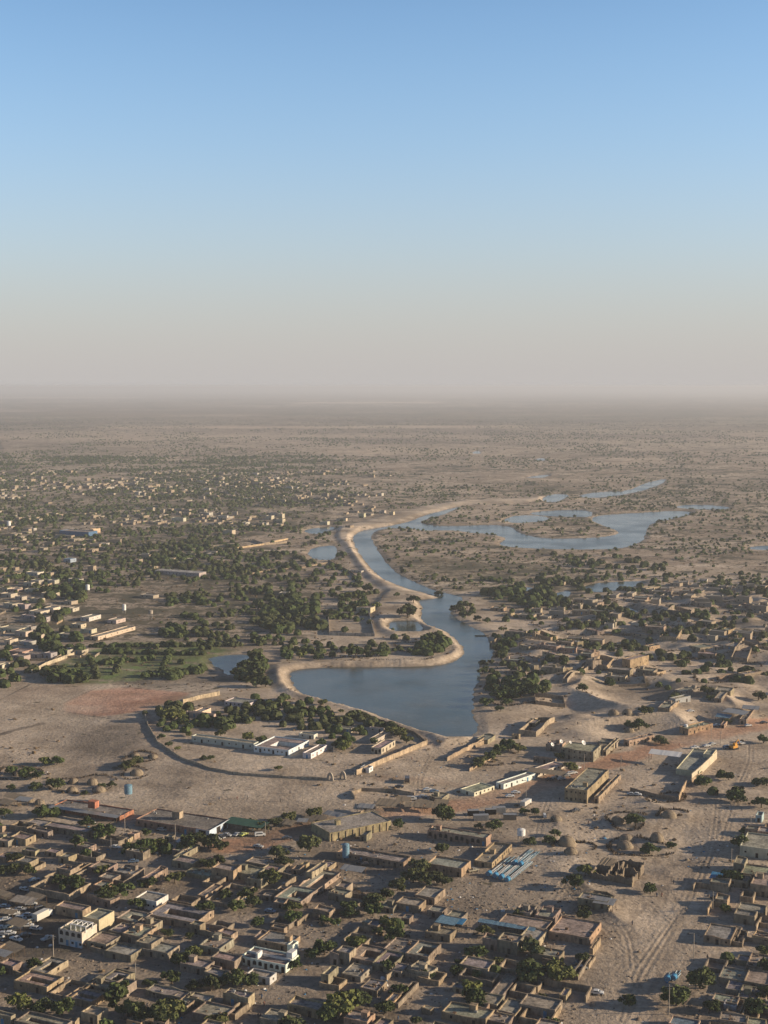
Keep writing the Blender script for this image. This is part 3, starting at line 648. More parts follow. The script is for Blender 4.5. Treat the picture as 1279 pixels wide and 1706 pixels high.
for args in [(705,55,205,60,75,A1),(905,345,150,115,60,A1),(1175,155,170,110,60,A1),(1060,250,120,100,60,A1),(1205,280,145,120,70,A1),(1115,440,200,95,60,A1),
 (1290,345,120,90,90,A1),(395,590,135,165,58,A1),(400,710,250,125,70,A1),(780,835,200,105,60,A1),(935,722,180,80,55,A1),(1010,680,150,130,60,A1),(640,1005,60,20,55,A1),
 (490,1080,325,110,80,A1),(1200,1012,110,16,60,A1),(1130,900,65,40,70,A1),(95,960,130,25,90,A1),
 (380,160,360,145,60,A2),(10,200,150,85,65,A2),(150,420,270,90,60,A2),(690,265,105,50,60,A2),(590,380,150,110,68,A2),(720,490,180,60,80,A2),(470,545,190,70,70,A2),(565,572,92,42,60,A2),
 (1175,352,235,92,50,A2),(1140,215,100,26,50,A2),(960,292,70,60,45,A2),(835,800,190,50,92,A2),(605,975,220,105,70,A2),(480,835,150,60,60,A2),(290,890,100,110,60,A2),(280,800,280,62,50,A2),
 (130,1010,90,8,60,A2),(1200,1022,235,78,60,A2),
 (600,160,65,30,40,A3),(420,420,105,50,110,A3),(325,430,66,50,95,A3),(625,490,200,110,60,A3),(775,530,142,105,60,A3),(860,580,90,60,50,A3),(1090,450,170,98,75,A3),(900,415,170,95,60,A3),
 (1050,530,70,50,38,A3),(515,620,145,88,50,A3),(240,605,55,75,100,A3),(655,740,130,75,55,A3),(795,835,65,60,50,A3),(1110,912,70,28,40,A3),(150,900,230,60,80,A3),(330,930,50,25,50,A3),
 (930,125,60,30,50,A3),(1275,270,185,50,60,A3),(1210,70,115,40,55,A3),
 (95,120,120,48,70,A4),(410,310,120,30,95,A4),(570,330,150,50,110,A4),(745,320,150,80,65,A4),(805,220,350,58,60,A4),(875,120,135,60,60,A4),(680,80,120,50,60,A4),(1185,290,305,90,65,A4),
 (925,455,200,42,58,A4),(315,555,210,58,66,A4),(440,780,95,125,58,A4),(395,860,185,58,60,A4),(300,992,330,68,70,A4),(550,950,140,85,60,A4),(490,1020,165,60,60,A4),(890,905,265,58,78,A4),
 (985,780,50,40,58,A4),(110,720,80,30,48,A4),(300,900,95,30,60,A4),
 (1240,80,200,28,58,A5),(1090,660,205,36,52,A5),(1290,690,190,40,70,A5),(1160,760,215,38,45,A5),(1190,820,150,38,50,A5),(1320,560,200,40,60,A5),(1110,500,90,20,35,A5),
 (360,290,170,95,38,U1),(745,340,330,60,50,U1),(408,340,130,38,55,U1),(220,400,120,75,58,U1),(70,420,90,50,50,U1),(50,560,80,60,40,U1),(300,505,100,32,42,U1),(480,515,90,50,40,U1),
 (900,660,130,90,50,U1),(1130,700,150,90,60,U1),(960,740,110,60,60,U1),(1145,365,60,42,42,U1),(1090,400,90,40,35,U1),(20,300,80,30,40,U1),(30,370,60,25,50,U1),
 (-10,735,58,142,78,U2),(260,500,65,70,45,U2),(250,550,50,155,48,U2),(365,605,160,60,60,U2),(530,590,70,60,45,U2),(505,720,190,60,32,U2),(710,670,165,60,95,U2),(890,705,190,80,60,U2),
 (470,880,60,128,48,U2),(1060,630,220,60,35,U2),(1025,885,65,30,45,U2),(1140,945,80,35,50,U2),(180,380,50,30,45,U2),(1230,860,150,50,40,U2),(1270,660,60,40,45,U2),
 (565,365,50,40,55,U3),(100,690,50,115,78,U3),(130,840,150,190,42,U3),(5,930,200,128,55,U3),(1145,900,150,80,62,U3),(1010,970,175,55,62,U3),(45,620,45,30,45,U3),(1210,50,110,58,40,U3),
 (240,640,90,60,40,U3),(790,990,110,60,45,U3),
 (1195,320,95,16,60,U5),(1290,340,90,20,60,U5),(1075,610,80,28,88,U5),(1290,720,215,36,60,U5),(1105,760,155,26,62,U5),(1300,800,150,45,100,U5),
 (165,475,95,65,36,M1),(430,432,60,14,36,M1),(790,520,130,40,60,M1),(1262,500,160,30,42,M1),(1175,560,30,112,50,M1),(740,640,185,12,50,M1),(505,740,60,30,30,M1),(570,330,80,40,35,M1),
 (905,345,30,60,32,M2),(440,205,100,60,28,M2),(880,120,60,60,36,M2),(960,60,140,30,42,M2),(1095,300,60,70,36,M2),
 (800,785,80,90,40,M5),(1060,720,60,75,48,M5),(930,560,90,50,40,M5),(515,600,80,50,30,M5),(740,665,110,60,30,M5),(640,700,90,50,32,M5),(560,760,60,40,34,M5),(1100,470,100,60,30,M5),(1060,650,130,60,34,M5),
 (105,712,70,160,46,M6),(90,495,46,100,36,M6),(430,668,60,30,44,M6),(940,460,75,60,32,M6),(865,860,30,150,32,M6),(1080,835,60,150,40,M6),(270,600,50,90,35,M6),(700,610,90,120,36,M6),(850,600,40,50,32,M6),(240,100,40,120,26,M6),(1000,600,90,80,30,M6)]:
    kw = {}
    if args[2] > 130 and args[3] > 90 and random.random() < .5: kw['court'] = True
    if args[5] in (M5, M6): kw['ang'] = random.gauss(-52, 7); kw.pop('court', 0)
    house(*args[:5], args[5], **kw)
house(1020,275,60,40,40,A5, desc='small mud hut beside the pinkish house', wins=(1,0))
house(960,305,230,55,60,A5, col=(.37,.27,.20), wins=(3,0), desc='pinkish flat-roofed house with a dark shopfront opening', group=False)
house(1015,850,215,26,50,A5, col=(.36,.30,.21), wins=(0,0), desc='pale roofed house with a high rear parapet among the street trees')
house(1005,885,105,20,32,A5, kind='paint', col=WHITISH, wins=(1,0), desc='tiny whitish hut in front of the pale roofed house', group=False)
house(670,1060,240,35,60,A5, kind='paint', col=(.42,.33,.24), roofcol=(.20,.27,.33), wins=(2,0), desc='tan house with a blue-grey roof at the foot of the street', group=False)
house(1330,490,290,60,90,U5, kind='paint', col=(.46,.42,.31), wins=(3,0), desc='large cream house facing the wide sandy street', group=False)
house(1225,200,52,20,60,U5, kind='paint', col=(.38,.44,.47), wins=(1,0), desc='small pale blue cabin above the cream house', group=False)
house(250,600,0,0,70,U1, w=7, d=6, desc='small ochre mud house between the alley trees')
# school group and tan hall
house(880,595,572,65,58,U3, col=(.33,.24,.165), wins=(12,0), desc='long low school block with a worn brown parapet', name='school_block', cat='school', group=False, parap=.8)
house(95,650,300,80,75,U4, col=(.36,.25,.165), wins=(5,0), desc='school block with an ochre end wall and two small windows', name='school_block', cat='school', group=False, parap=.8)
house(355,600,155,170,48,U4, col=(.37,.27,.17), wins=(1,9), desc='school wing with a row of openings beside the blue rolls', name='school_block', cat='school', group=False, parap=.8)
house(305,390,500,45,72,U4, col=(.35,.25,.175), wins=(11,0), desc='long reddish school block with a colonnade of dark openings', name='school_block', cat='school', group=False, arch=True)
x_, y_, z_ = G(500+252/5.116, 1320+420/5.116); x2, y2, z2 = G(500+775/5.116, 1320+315/5.116)
aH = math.atan2(y2-y_, x2-x_); e_ = build_house(x2, y2, min(z_, z2), 4.0, math.hypot(x2-x_, y2-y_), 17, aH, col=(.36,.29,.19), wins=(0,0), detail=True, group=False, desc='wide tan hall with plain ribbed wall beside the school yard', name='hall', cat='hall', parap=.3)
rbm = MB()
wl_ = math.hypot(x2-x_, y2-y_)
for i in range(9): q = -wl_/2+wl_*(i+.3)/9; rbm.box(q, -8.5-.35, -1, q+.5, -8.48, 3.6)
link('buttress', rbm.mesh('buttress', [M['wall']]), e_, (.34,.27,.18))
# road side
house(300,850,65,272,46,M1, ang=-44, kind='white', col=WHITE, wins=(1,6), desc='white shop row with dark doorways along the road', name='shop_row', cat='shop', group=False)
house(590,752,90,228,38,M1, ang=-44, kind='white', col=(.58,.52,.46), wins=(1,7), desc='whitish arcade behind the parked cars', name='shop_row', cat='shop', group=False)
house(50,922,120,172,34,M1, ang=-44, kind='white', col=(.66,.60,.48), wins=(1,5), desc='brightly lit cream shop with a mud rear block', name='shop_row', cat='shop', group=False)
house(1065,575,275,66,88,M1, col=(.31,.24,.175), two=True, wins=(6,2), desc='unfinished brown two-storey block topped with satellite dishes', name='unfinished_block', cat='building', group=False)
house(1010,907,190,185,112,M1, col=(.36,.275,.175), two=True, wins=(5,3), desc='tan two-storey block with balconies at the road bend', name='tan_block', cat='building', group=False)
house(1110,962,40,190,55,M1, col=(.36,.275,.175), wins=(1,5), desc='low wing with doorways beside the tan two-storey block', name='tan_wing', cat='building', group=False)
house(95,480,45,215,50,M2, ang=-52, col=(.38,.31,.22), wins=(1,7), desc='low tan roadside building with a row of tall openings', name='roadside_building', cat='building', group=False)
house(600,380,75,210,55,M2, ang=-52, col=(.38,.25,.155), wins=(1,6), desc='reddish roadside block with windows and a dark roof', name='roadside_block', cat='building', group=False)
house(490,125,50,130,50,M2, ang=-52, kind='paint', col=(.33,.33,.31), wins=(1,2), desc='bluish grey house on the dune road', group=False)
house(560,60,80,150,52,M2, ang=-52, col=(.36,.32,.26), wins=(2,3), two=True, desc='light tan two-storey house above the dune road', group=False)
house(690,740,195,138,48,M2, kind='paint', col=(.50,.43,.32), wins=(0,0), desc='cream fuel station building with a high parapet', name='station_building', cat='building', group=False)
house(805,600,80,36,72,M2, kind='paint', col=(.58,.50,.36), wins=(0,0), desc='cream block at the rear corner of the fuel station', name='station_block', cat='building', group=False)
# park
house(55,562,298,172,48,M4, kind='white', col=WHITE, wins=(8,3), court=True, desc='white park villa round a sunken court', name='park_villa', cat='villa', group=False)
house(985,505,530,40,52,M3, kind='white', col=WHITISH, wins=(9,0), desc='long white park front with large dark openings', name='park_arcade', cat='building', group=False)
house(245,590,70,135,46,M4, kind='white', col=WHITE, wins=(1,4), desc='small white park building with four windows in its lit side', name='park_building', cat='building', group=False)
house(845,545,90,118,52,M4, kind='paint', col=(.50,.38,.30), wins=(3,4), arch=True, desc='pinkish stone park house with crenellated walls', name='park_house', cat='house', group=False)
house(800,470,62,150,36,M4, kind='paint', col=(.44,.37,.32), wins=(1,1), desc='grey-pink rear range of the park house', name='park_house', cat='house', group=False)
house(580,382,100,30,34,M4, kind='paint', col=(.45,.36,.30), wins=(2,0), desc='low pinkish pavilion at the edge of the park trees', name='pavilion', cat='pavilion', group=False)
house(270,432,130,32,36,M4, kind='white', col=WHITISH, wins=(2,0), desc='low white pavilion under the park trees', name='pavilion', cat='pavilion', group=False)
house(860,378,120,12,34,M4, kind='paint', col=(.48,.40,.34), wins=(2,0), desc='pinkish lakeside pavilion at the back of the park', name='pavilion', cat='pavilion', group=False)
house(740,715,75,34,40,M4, kind='white', col=WHITE, wins=(1,1), desc='small white gate hut at the corner of the park wall', name='gate_hut', cat='hut', group=False)
house(645,258,240,18,42,M3, kind='paint', col=(.52,.42,.33), wins=(5,0), desc='cream park building with a raised upper storey', name='park_building', cat='building', group=False)
house(545,232,70,76,46,M3, kind='paint', col=(.58,.47,.34), wins=(0,0), desc='brightly lit cream storey over the park building', name='park_tower', cat='tower', group=False)
house(945,165,210,80,40,M3, kind='paint', col=(.50,.47,.42), wins=(6,0), desc='crenellated whitish building at the back of the park', name='park_building', cat='building', group=False)
PARKCOL = (.36,.28,.19)
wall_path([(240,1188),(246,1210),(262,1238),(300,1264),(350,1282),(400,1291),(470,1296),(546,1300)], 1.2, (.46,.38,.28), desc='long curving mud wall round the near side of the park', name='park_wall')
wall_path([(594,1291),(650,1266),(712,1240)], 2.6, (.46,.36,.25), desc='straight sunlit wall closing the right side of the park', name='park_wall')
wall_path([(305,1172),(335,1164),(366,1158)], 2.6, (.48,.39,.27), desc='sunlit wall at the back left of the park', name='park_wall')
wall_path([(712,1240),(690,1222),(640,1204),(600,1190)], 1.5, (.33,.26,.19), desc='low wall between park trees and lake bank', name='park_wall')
wall_path([(592,1332),(586,1324),(602,1318),(650,1320),(690,1326)], 1.8, (.36,.29,.21), desc='low tan wall of the vacant lot below the park gate', name='lot_wall')
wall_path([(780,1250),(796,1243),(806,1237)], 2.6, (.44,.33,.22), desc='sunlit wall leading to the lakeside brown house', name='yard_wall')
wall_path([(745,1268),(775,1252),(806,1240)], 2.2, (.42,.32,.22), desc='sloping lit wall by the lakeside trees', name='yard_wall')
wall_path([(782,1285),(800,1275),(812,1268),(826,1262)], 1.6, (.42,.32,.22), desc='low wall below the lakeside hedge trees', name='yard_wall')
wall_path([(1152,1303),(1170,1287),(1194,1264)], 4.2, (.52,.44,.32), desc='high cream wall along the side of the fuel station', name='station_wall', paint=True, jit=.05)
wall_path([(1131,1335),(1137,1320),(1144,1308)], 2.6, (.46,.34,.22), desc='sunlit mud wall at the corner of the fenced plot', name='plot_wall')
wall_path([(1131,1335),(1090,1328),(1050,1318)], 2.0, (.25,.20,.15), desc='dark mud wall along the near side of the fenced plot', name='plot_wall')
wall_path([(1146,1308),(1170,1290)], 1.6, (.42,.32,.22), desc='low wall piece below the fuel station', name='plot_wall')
wall_path([(53,1122),(80,1108),(124,1092)], 2.6, (.52,.44,.32), desc='pale sunlit wall bordering the green gardens', name='garden_wall')
wall_path([(549,1058),(547,1024),(614,1024),(623,1060)], 2.4, (.46,.41,.34), desc='whitish wall round the empty rectangular enclosure', name='enclosure_wall', closed=True)
wall_path([(420,901),(440,908),(478,905)], 2.4, (.42,.34,.25), desc='wall of the bare lot in the far town', name='lot_wall')
wall_path([(392,915),(440,908),(480,899)], 2.2, (.50,.38,.24), desc='sunlit wall edging the bare lot in the far town', name='lot_wall')
wall_path([(318,909),(350,912),(380,911)], 3, (.52,.44,.32), desc='bright cream wall in the far town', name='lot_wall')
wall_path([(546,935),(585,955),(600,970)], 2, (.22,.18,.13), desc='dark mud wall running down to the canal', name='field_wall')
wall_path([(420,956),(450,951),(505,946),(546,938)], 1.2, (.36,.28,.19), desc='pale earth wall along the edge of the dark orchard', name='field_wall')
# yards
for a_ in [(590,870,345,185,60,U1),(665,662,58,110,40,U1),(670,950,200,215,40,U2),(300,640,200,90,38,U1),(540,345,190,80,42,A3),(780,838,190,360,58,A1),(580,792,165,190,45,A1),
 (835,845,60,175,45,A3),(660,1018,260,60,50,A3),(360,660,290,60,55,A4),(680,770,175,60,50,A4),(840,1012,250,105,60,A4),(745,705,110,40,50,A4),(1090,602,60,112,48,A4),(1215,378,30,68,62,A4),(725,940,78,120,55,A2),
 (578,402,150,160,46,M1),(440,208,100,140,28,M2),(843,875,40,180,38,M5),(1040,930,120,50,45,A5),(1180,1000,140,40,45,A5),(1060,330,90,50,40,A5),(900,560,170,40,40,A5),(1150,900,110,30,50,U5),
 (340,330,100,60,42,U1),(1010,420,170,70,40,U1),(820,560,170,80,38,U1),(1050,760,120,80,48,U1),(230,300,150,80,40,U1),(780,280,160,60,40,U2),(560,780,120,90,40,U2),(350,950,180,80,40,U2),(960,760,160,60,40,U2),
 (1150,620,160,60,38,U2),(560,200,90,80,36,U3),(1180,660,180,70,42,A3),(330,700,170,70,42,A3),(350,820,160,80,45,A2),(1180,180,160,80,42,A2),(660,200,150,60,42,A2),(520,700,150,80,42,A2),(900,390,130,50,42,A1),
 (870,480,90,60,40,A4),(1180,520,120,60,36,A4),(560,560,150,60,40,A4),(620,300,200,60,36,M6),(500,520,150,60,34,M6),(1100,700,140,90,34,M6),(330,820,150,80,34,M6),(300,560,120,60,34,M5),(700,520,150,60,34,M5),(1180,760,120,60,34,M5)]:
    yard(*a_[:5], a_[5], col=random.choice(MUD) if random.random() < .75 else (.38,.29,.19))
yard(825,165,255,0,38,M1, ang=-3, d=14, desc='square open yard with a high rear wall by the dark hedge')
# far left cream blocks
for a_, c_, ds in [((455,272,80,60,42),CREAM,'tall cream block at the top of the town trees'),((345,302,100,80,24),(.50,.44,.34),'low cream wing beside the tall cream block'),
 ((760,352,75,100,34),(.56,.53,.48),'white block with stepped roof panels'),((835,515,70,318,32),(.54,.46,.34),'long cream school building with a lit side'),
 ((780,455,95,45,34),(.52,.45,.34),'cream block with a rounded lit end'),((690,412,85,45,30),(.50,.42,.31),'small cream block behind the rounded one'),
 ((165,450,170,80,34),(.54,.48,.38),'pale two-window block at the left edge trees'),((990,375,75,80,28),(.46,.41,.33),'cream building with a white water tower'),
 ((190,645,120,90,26),(.44,.29,.22),'pinkish roofed house above the town trees'),((85,545,50,70,42),(.46,.40,.31),'plain cream house near the left edge'),
 ((20,755,40,65,26),(.56,.48,.36),'cream gabled wall at the left edge'),((640,500,140,50,16),(.40,.35,.29),'low grey-roofed house before the rounded block'),
 ((210,240,40,30,36),(.42,.32,.24),'narrow tan house near the upper left trees'),((620,275,40,55,20),(.50,.43,.33),'little cream house beside the tall cream block'),
 ((250,560,90,60,24),(.36,.33,.30),'grey-roofed house between the pinkish roof and trees'),((330,505,60,50,20),(.48,.43,.35),'low cream house left of the dark trees')]:
    house(*a_, N0, kind='paint', col=c_, desc=ds, name='town_block', group=False)
for a_, o_, c_, ds in [((755,545,250,75,42),(0,780),(.09,.17,.27),'long blue-fronted hall deep in the far town'),((795,520,35,60,40),(0,780),(.52,.42,.24),'yellow end block of the blue hall'),
 ((320,890,100,55,18),(0,780),(.54,.49,.38),'low bright cream hall in the far town'),((800,530,80,30,38),(230,780),(.46,.36,.27),'tan block with a bright end in the far town'),
 ((385,425,100,25,30),(230,780),(.48,.42,.33),'cream block among far town trees'),((1230,435,60,25,22),(230,780),(.48,.40,.28),'yellowish far house near the canal bank')]:
    house(*a_, o_, kind='paint', col=c_, desc=ds, name='town_block', group=False)
house(520,895,380,60,16,(230,780), kind='paint', col=(.40,.37,.34), roofcol=(.48,.46,.43), desc='very long pale-roofed shed in the far town', name='shed', cat='shed', group=False, parap=.05)
house(600,775,60,50,16,(0,780), kind='paint', col=(.30,.36,.40), roofcol=(.22,.36,.48), desc='bright blue roof among far town trees', name='shed', cat='shed', group=False, parap=.05)
for cx, cy, ds in [(1135,512,'tan villa above the canal bend'),]: pass
for px_, py_, w_, d_, h_ in [(452,866,10,9,6),(470,864,8,8,7),(576,868,16,6,4),(606,862,9,7,6),(545,879,12,8,5),(468,860,22,6,5),(640,856,9,7,5),(655,858,7,6,5),(617,1022,14,10,5)]:
    x, y, z = G(px_, py_); build_house(x, y, z, h_, w_, d_, TH, 'paint', col=(.48,.41,.30), name='canal_house', desc='pale house near the upper canal', group=False)
# sheds, lean-tos and wall stubs filling the gaps between the compounds
TOWN = [[(-30,1385),(60,1390),(230,1400),(420,1440),(600,1500),(700,1560),(780,1520),(930,1550),(960,1600),(930,1740),(-30,1740),(-30,1590),(60,1610),(200,1570),(140,1470),(-30,1440)],[(1185,1400),(1320,1380),(1320,1740),(1160,1740),(1200,1600)]]
SHED = {'n': 0}
def filler(P, tries, rmin, cap):
    xs = [p[0] for p in P]; ys = [p[1] for p in P]
    for _ in range(tries):
        if SHED['n'] >= cap: break
        px_, py_ = random.uniform(min(xs), max(xs)), random.uniform(min(ys), max(ys))
        if sdist(P, np.array([px_]), np.array([py_]), 1e6)[0] > 0: continue
        if any(abs(px_-q[0]) < q[2] and abs(py_-q[1]) < q[3] for q in ((130,1592,60,30),(440,1650,50,40),(300,1602,70,12),(440,1560,90,70),(280,1520,60,18),(400,1500,40,16),(610,1460,60,25),(540,1560,60,16),(600,1650,16,40),(690,1680,50,40),(780,1590,30,60),(1170,1590,30,200))): continue
        x, y, z = G(px_, py_); w_, d_ = random.uniform(4, 9), random.uniform(3.5, 6.5)
        if any((x-f[0])**2+(y-f[1])**2 < (f[2]*.95+max(w_, d_)*.5+rmin)**2 for f in FOOT): continue
        SHED['n'] += 1; c = random.choice(MUD); a = TH+random.gauss(0, .05)
        build_house(x, y, z, random.uniform(2.6, 3.6), w_, d_, a, 'mud', name='mud_shed', cat='shed', group=False, col=c, desc=f"small {dict(zip(MUD, ('tan', 'brown', 'sandy', 'grey-brown', 'ochre', 'dusty')))[c]} mud shed")
        if random.random() < .6:
            u_, v_ = (math.cos(a), math.sin(a)), (-math.sin(a), math.cos(a)); l1, l2 = random.uniform(5, 14), random.uniform(4, 12); s_ = random.choice((-1, 1))
            wall_path([(x, y), (x+s_*u_[0]*l1, y+s_*u_[1]*l1), (x+s_*u_[0]*l1-v_[0]*l2, y+s_*u_[1]*l1-v_[1]*l2)], random.uniform(1.6, 2.4), random.choice(MUD), px=False, desc='mud wall joined to a small shed')
filler(TOWN[0], 2600, 2.6, 34); filler(TOWN[1], 600, 2.0, 44)
# ------------------------------------------------------------------ smaller pieces
def sheet_roof(px, py, w, d, h, a=TH, mt='tin', desc='tin awning on posts', name='awning', cat='awning', tilt=0.25, posts=True, group=None):
    x, y, z = G(px, py); e = bpy.data.objects.new(name, None); COL.objects.link(e); e.location = (x, y, z); e.rotation_euler = (0, 0, a)
    mb = MB(); n_ = max(2, int(w/1.0))
    vs = []
    for i in range(n_+1):
        xx = -w/2+w*i/n_; zz = h+(.02 if i % 2 else 0)+random.uniform(-.04, .04); vs += [(xx, -d/2, zz-tilt), (xx, d/2, zz+tilt)]
    vs2 = [(p[0], p[1], p[2]-.06) for p in vs]; k = len(vs)
    fs = [(2*i, 2*i+2, 2*i+3, 2*i+1) for i in range(n_)]+[(k+2*i+1, k+2*i+3, k+2*i+2, k+2*i) for i in range(n_)]
    mb.add(vs+vs2, fs); link('roof_sheet', mb.mesh('roof_sheet', [M[mt]]), e)
    if posts:
        for sx in (-1, 1):
            for sy in (-1, 1):
                pm = MB(); pm.cyl((sx*(w/2-.3), sy*(d/2-.3), -.3), (sx*(w/2-.3), sy*(d/2-.3), h-.1+sy*tilt*.8), .09, .08, 6); link('post', pm.mesh('post', [M['wood']]), e)
    return reg(e, desc, cat, group)
u_, v_ = (math.cos(TH), math.sin(TH)), (-math.sin(TH), math.cos(TH))
sheet_roof((430+1000)/2/5.116, 1320+205/5.116+2, 39, 3.2, 3.0, desc='long grey tin awning along the red brick market hall', tilt=.15)
sheet_roof(500+450/5.116, 1320+710/5.116, 10, 5, 3.2, desc='tin awning over the kiosk by the school wall')
sheet_roof(1108, 1270, 17, 6.5, 5.2, mt='white', desc='white fuel station canopy on tall posts', name='fuel_canopy', cat='canopy', tilt=.5)
sheet_roof(1007, 1513, 8, 6, 3, mt='tin', desc='corrugated sheet over the small house below the ruin')
sheet_roof(780+670/5.116, 1140+795/5.116, 20, 7, 3.2, mt='mat', desc='brown canopy shading cars beside the white shops', tilt=.2)
sheet_roof(410, 1382, 20, 8, 3.4, mt='green', desc='dark green canvas canopy over parked vehicles', tilt=.2)
sheet_roof(930+0, 1360, 1, 1, 1, desc='tiny tin lid', posts=False) if False else None
sheet_roof(1202, 1470, 9, 7, 2.6, mt='blue', desc='blue tarpaulin stretched beside the cream house', tilt=.2)
sheet_roof(750+480/5.116, 1506+230/5.116, 22, 2.6, 2.4, mt='bluelite', desc='row of faded blue sheets on the yard wall', tilt=.2)
sheet_roof(750+15/5.116, 1506+195/5.116, 10, 5, 2.8, mt='blue', desc='bright blue tarpaulin over the corner yard', tilt=.2)
sheet_roof(500+1255/5.116, 1506+200/5.116, 8, 6, 2.8, mt='bluelite', desc='pale blue sheet beside the corner yard', tilt=.2)
for i, (px_, py_, w_, d_, mt, ds) in enumerate([(645,1346,11,8,'mat','mat-roofed market shed with dark open front'),(672,1340,7,6,'mat','small mat-roofed shed of the market'),(690,1350,9,6,'mat','sagging mat shed of the market'),(706,1345,9,6,'mat','patched mat shed of the market'),(722,1352,8,5,'mat','last mat market shed by the big tree'),
    (610,1352,8,5,'tin','small tin-roofed stall left of the market sheds'),(555,1365,9,4,'tin','silver tin stall roof by the road'),(530,1371,8,4,'mat','mat stall roof by the road'),(515,1374,7,4,'mat','ragged stall roof by the road'),(464,1376,9,5,'mat','grey stall roof beneath the pair of road trees'),(482,1380,5,5,'mat','boxy stall by the road trees'),
    (504,1376,5,4,'tin','rusty stall at the left of the roadside row'),(735,1345,7,5,'mat','low mat lean-to beside the big tree'),(620,1362,7,4,'mat','mat roof on the road verge'),(575,1370,8,4,'tin','tin roof on the road verge'),(40,1510,10,5,'concrete','grey sheet roof over the car park stalls'),(58,1505,9,5,'mat','dull sheet roof in the car park'),
    (12,1530,7,4,'mat','patched shade at the car park edge'),(8,1500,8,4,'mat','torn mat shade at the car park edge'),(30,1548,8,5,'mat','mat shade among parked cars'),(20,1590,9,5,'mat','wide mat roof of the corner stall'),(5,1600,6,4,'tin','tin roof of the corner stall'),(25,1335,10,6,'mat','mat shed beside the camp trees'),(40,1340,8,5,'tin','pale shed beside the camp trees'),
    (10,1345,8,5,'mat','low shed at the left edge'),(1010,1250,8,5,'mat','mat lean-to by the roadside'),(1225,1190,14,9,'tin','dark pitched shed roof near the dune road'),(1250,1186,10,7,'tin','grey pitched shed roof near the dune road'),(1205,1195,9,6,'bluelite','bluish shed roof near the dune road')]):
    sheet_roof(px_, py_, w_, d_, 2.8, TH+random.uniform(-.3, .3), mt, ds, 'market_stall', 'stall', random.uniform(.1, .45), group='market stalls and sheds')
def box_thing(px, py, w, d, h, mt, desc, cat, name, a=TH, parts=()):
    x, y, z = G(px, py); e = bpy.data.objects.new(name, None); COL.objects.link(e); e.location = (x, y, z); e.rotation_euler = (0, 0, a)
    mb = MB(); mb.box(-w/2, -d/2, 0, w/2, d/2, h); 
    for i in range(int(w/.6)): q = -w/2+.2+i*.6; mb.box(q, -d/2-.06, .15, q+.25, -d/2-.001, h-.15)
    link('box_body', mb.mesh('box_body', [M[mt]]), e)
    lid = MB(); lid.box(-w/2-.05, -d/2-.08, h, w/2+.05, d/2+.08, h+.12); link('lid', lid.mesh('lid', [M['tin']]), e)
    return reg(e, desc, cat)
for px_, py_, w_, mt, ds, a_ in [(801,1366,7,'tin','tarp-covered grey container at the left of the container row',TH*-.2),(817,1356,5,'dark','dark container behind the tarp-covered one',.15),(831,1353,6,'tin','light grey container with a flat roof',.15),(849,1365,6,'mat','brownish container nearest the sandy field',-.05),(788,1358,5,'dark','short dark container beside the hedge',.1)]:
    box_thing(px_, py_, w_, 2.5, 2.5, mt, ds, 'container', 'shipping_container', a_)
# satellite dishes
def dish(px, py, zoff, r, desc):
    r *= .7
    x, y, z = G(px, py); e = bpy.data.objects.new('satellite_dish', None); COL.objects.link(e); e.location = (x, y, z+zoff); e.rotation_euler = (0, 0, -.3)
    mb = MB(); n_ = 14; vs = [(0, .35*r, 0)]; 
    for j, rr in enumerate((.5, 1.0)):
        for i in range(n_): t = 2*math.pi*i/n_; vs.append((rr*r*math.cos(t), .35*r*(1-rr*rr), rr*r*math.sin(t)))
    fs = [(0, 1+i, 1+(i+1) % n_) for i in range(n_)]+[(1+i, 1+n_+i, 1+n_+(i+1) % n_, 1+(i+1) % n_) for i in range(n_)]
    mb.add(vs, fs); k = link('bowl', mb.mesh('bowl', [M['white']], True), e, None, (0, 0, r+.4)); k.rotation_euler = (-.6, 0, 1.0)
    pm = MB(); pm.cyl((0, .3, -.3), (0, .3, r+.5), .08, .08, 6); link('mast', pm.mesh('mast', [M['pole']]), e); reg(e, desc, 'satellite dish')
dish(920, 1262, 5.8, 1.6, 'white satellite dish at the left of the unfinished roof'); dish(972, 1262, 6.5, 2.0, 'largest satellite dish on the unfinished roof'); dish(935, 1250, 3.5, 1.7, 'upright dish behind the unfinished block'); dish(950, 1258, 6, 1.2, 'small dish in the middle of the unfinished roof')
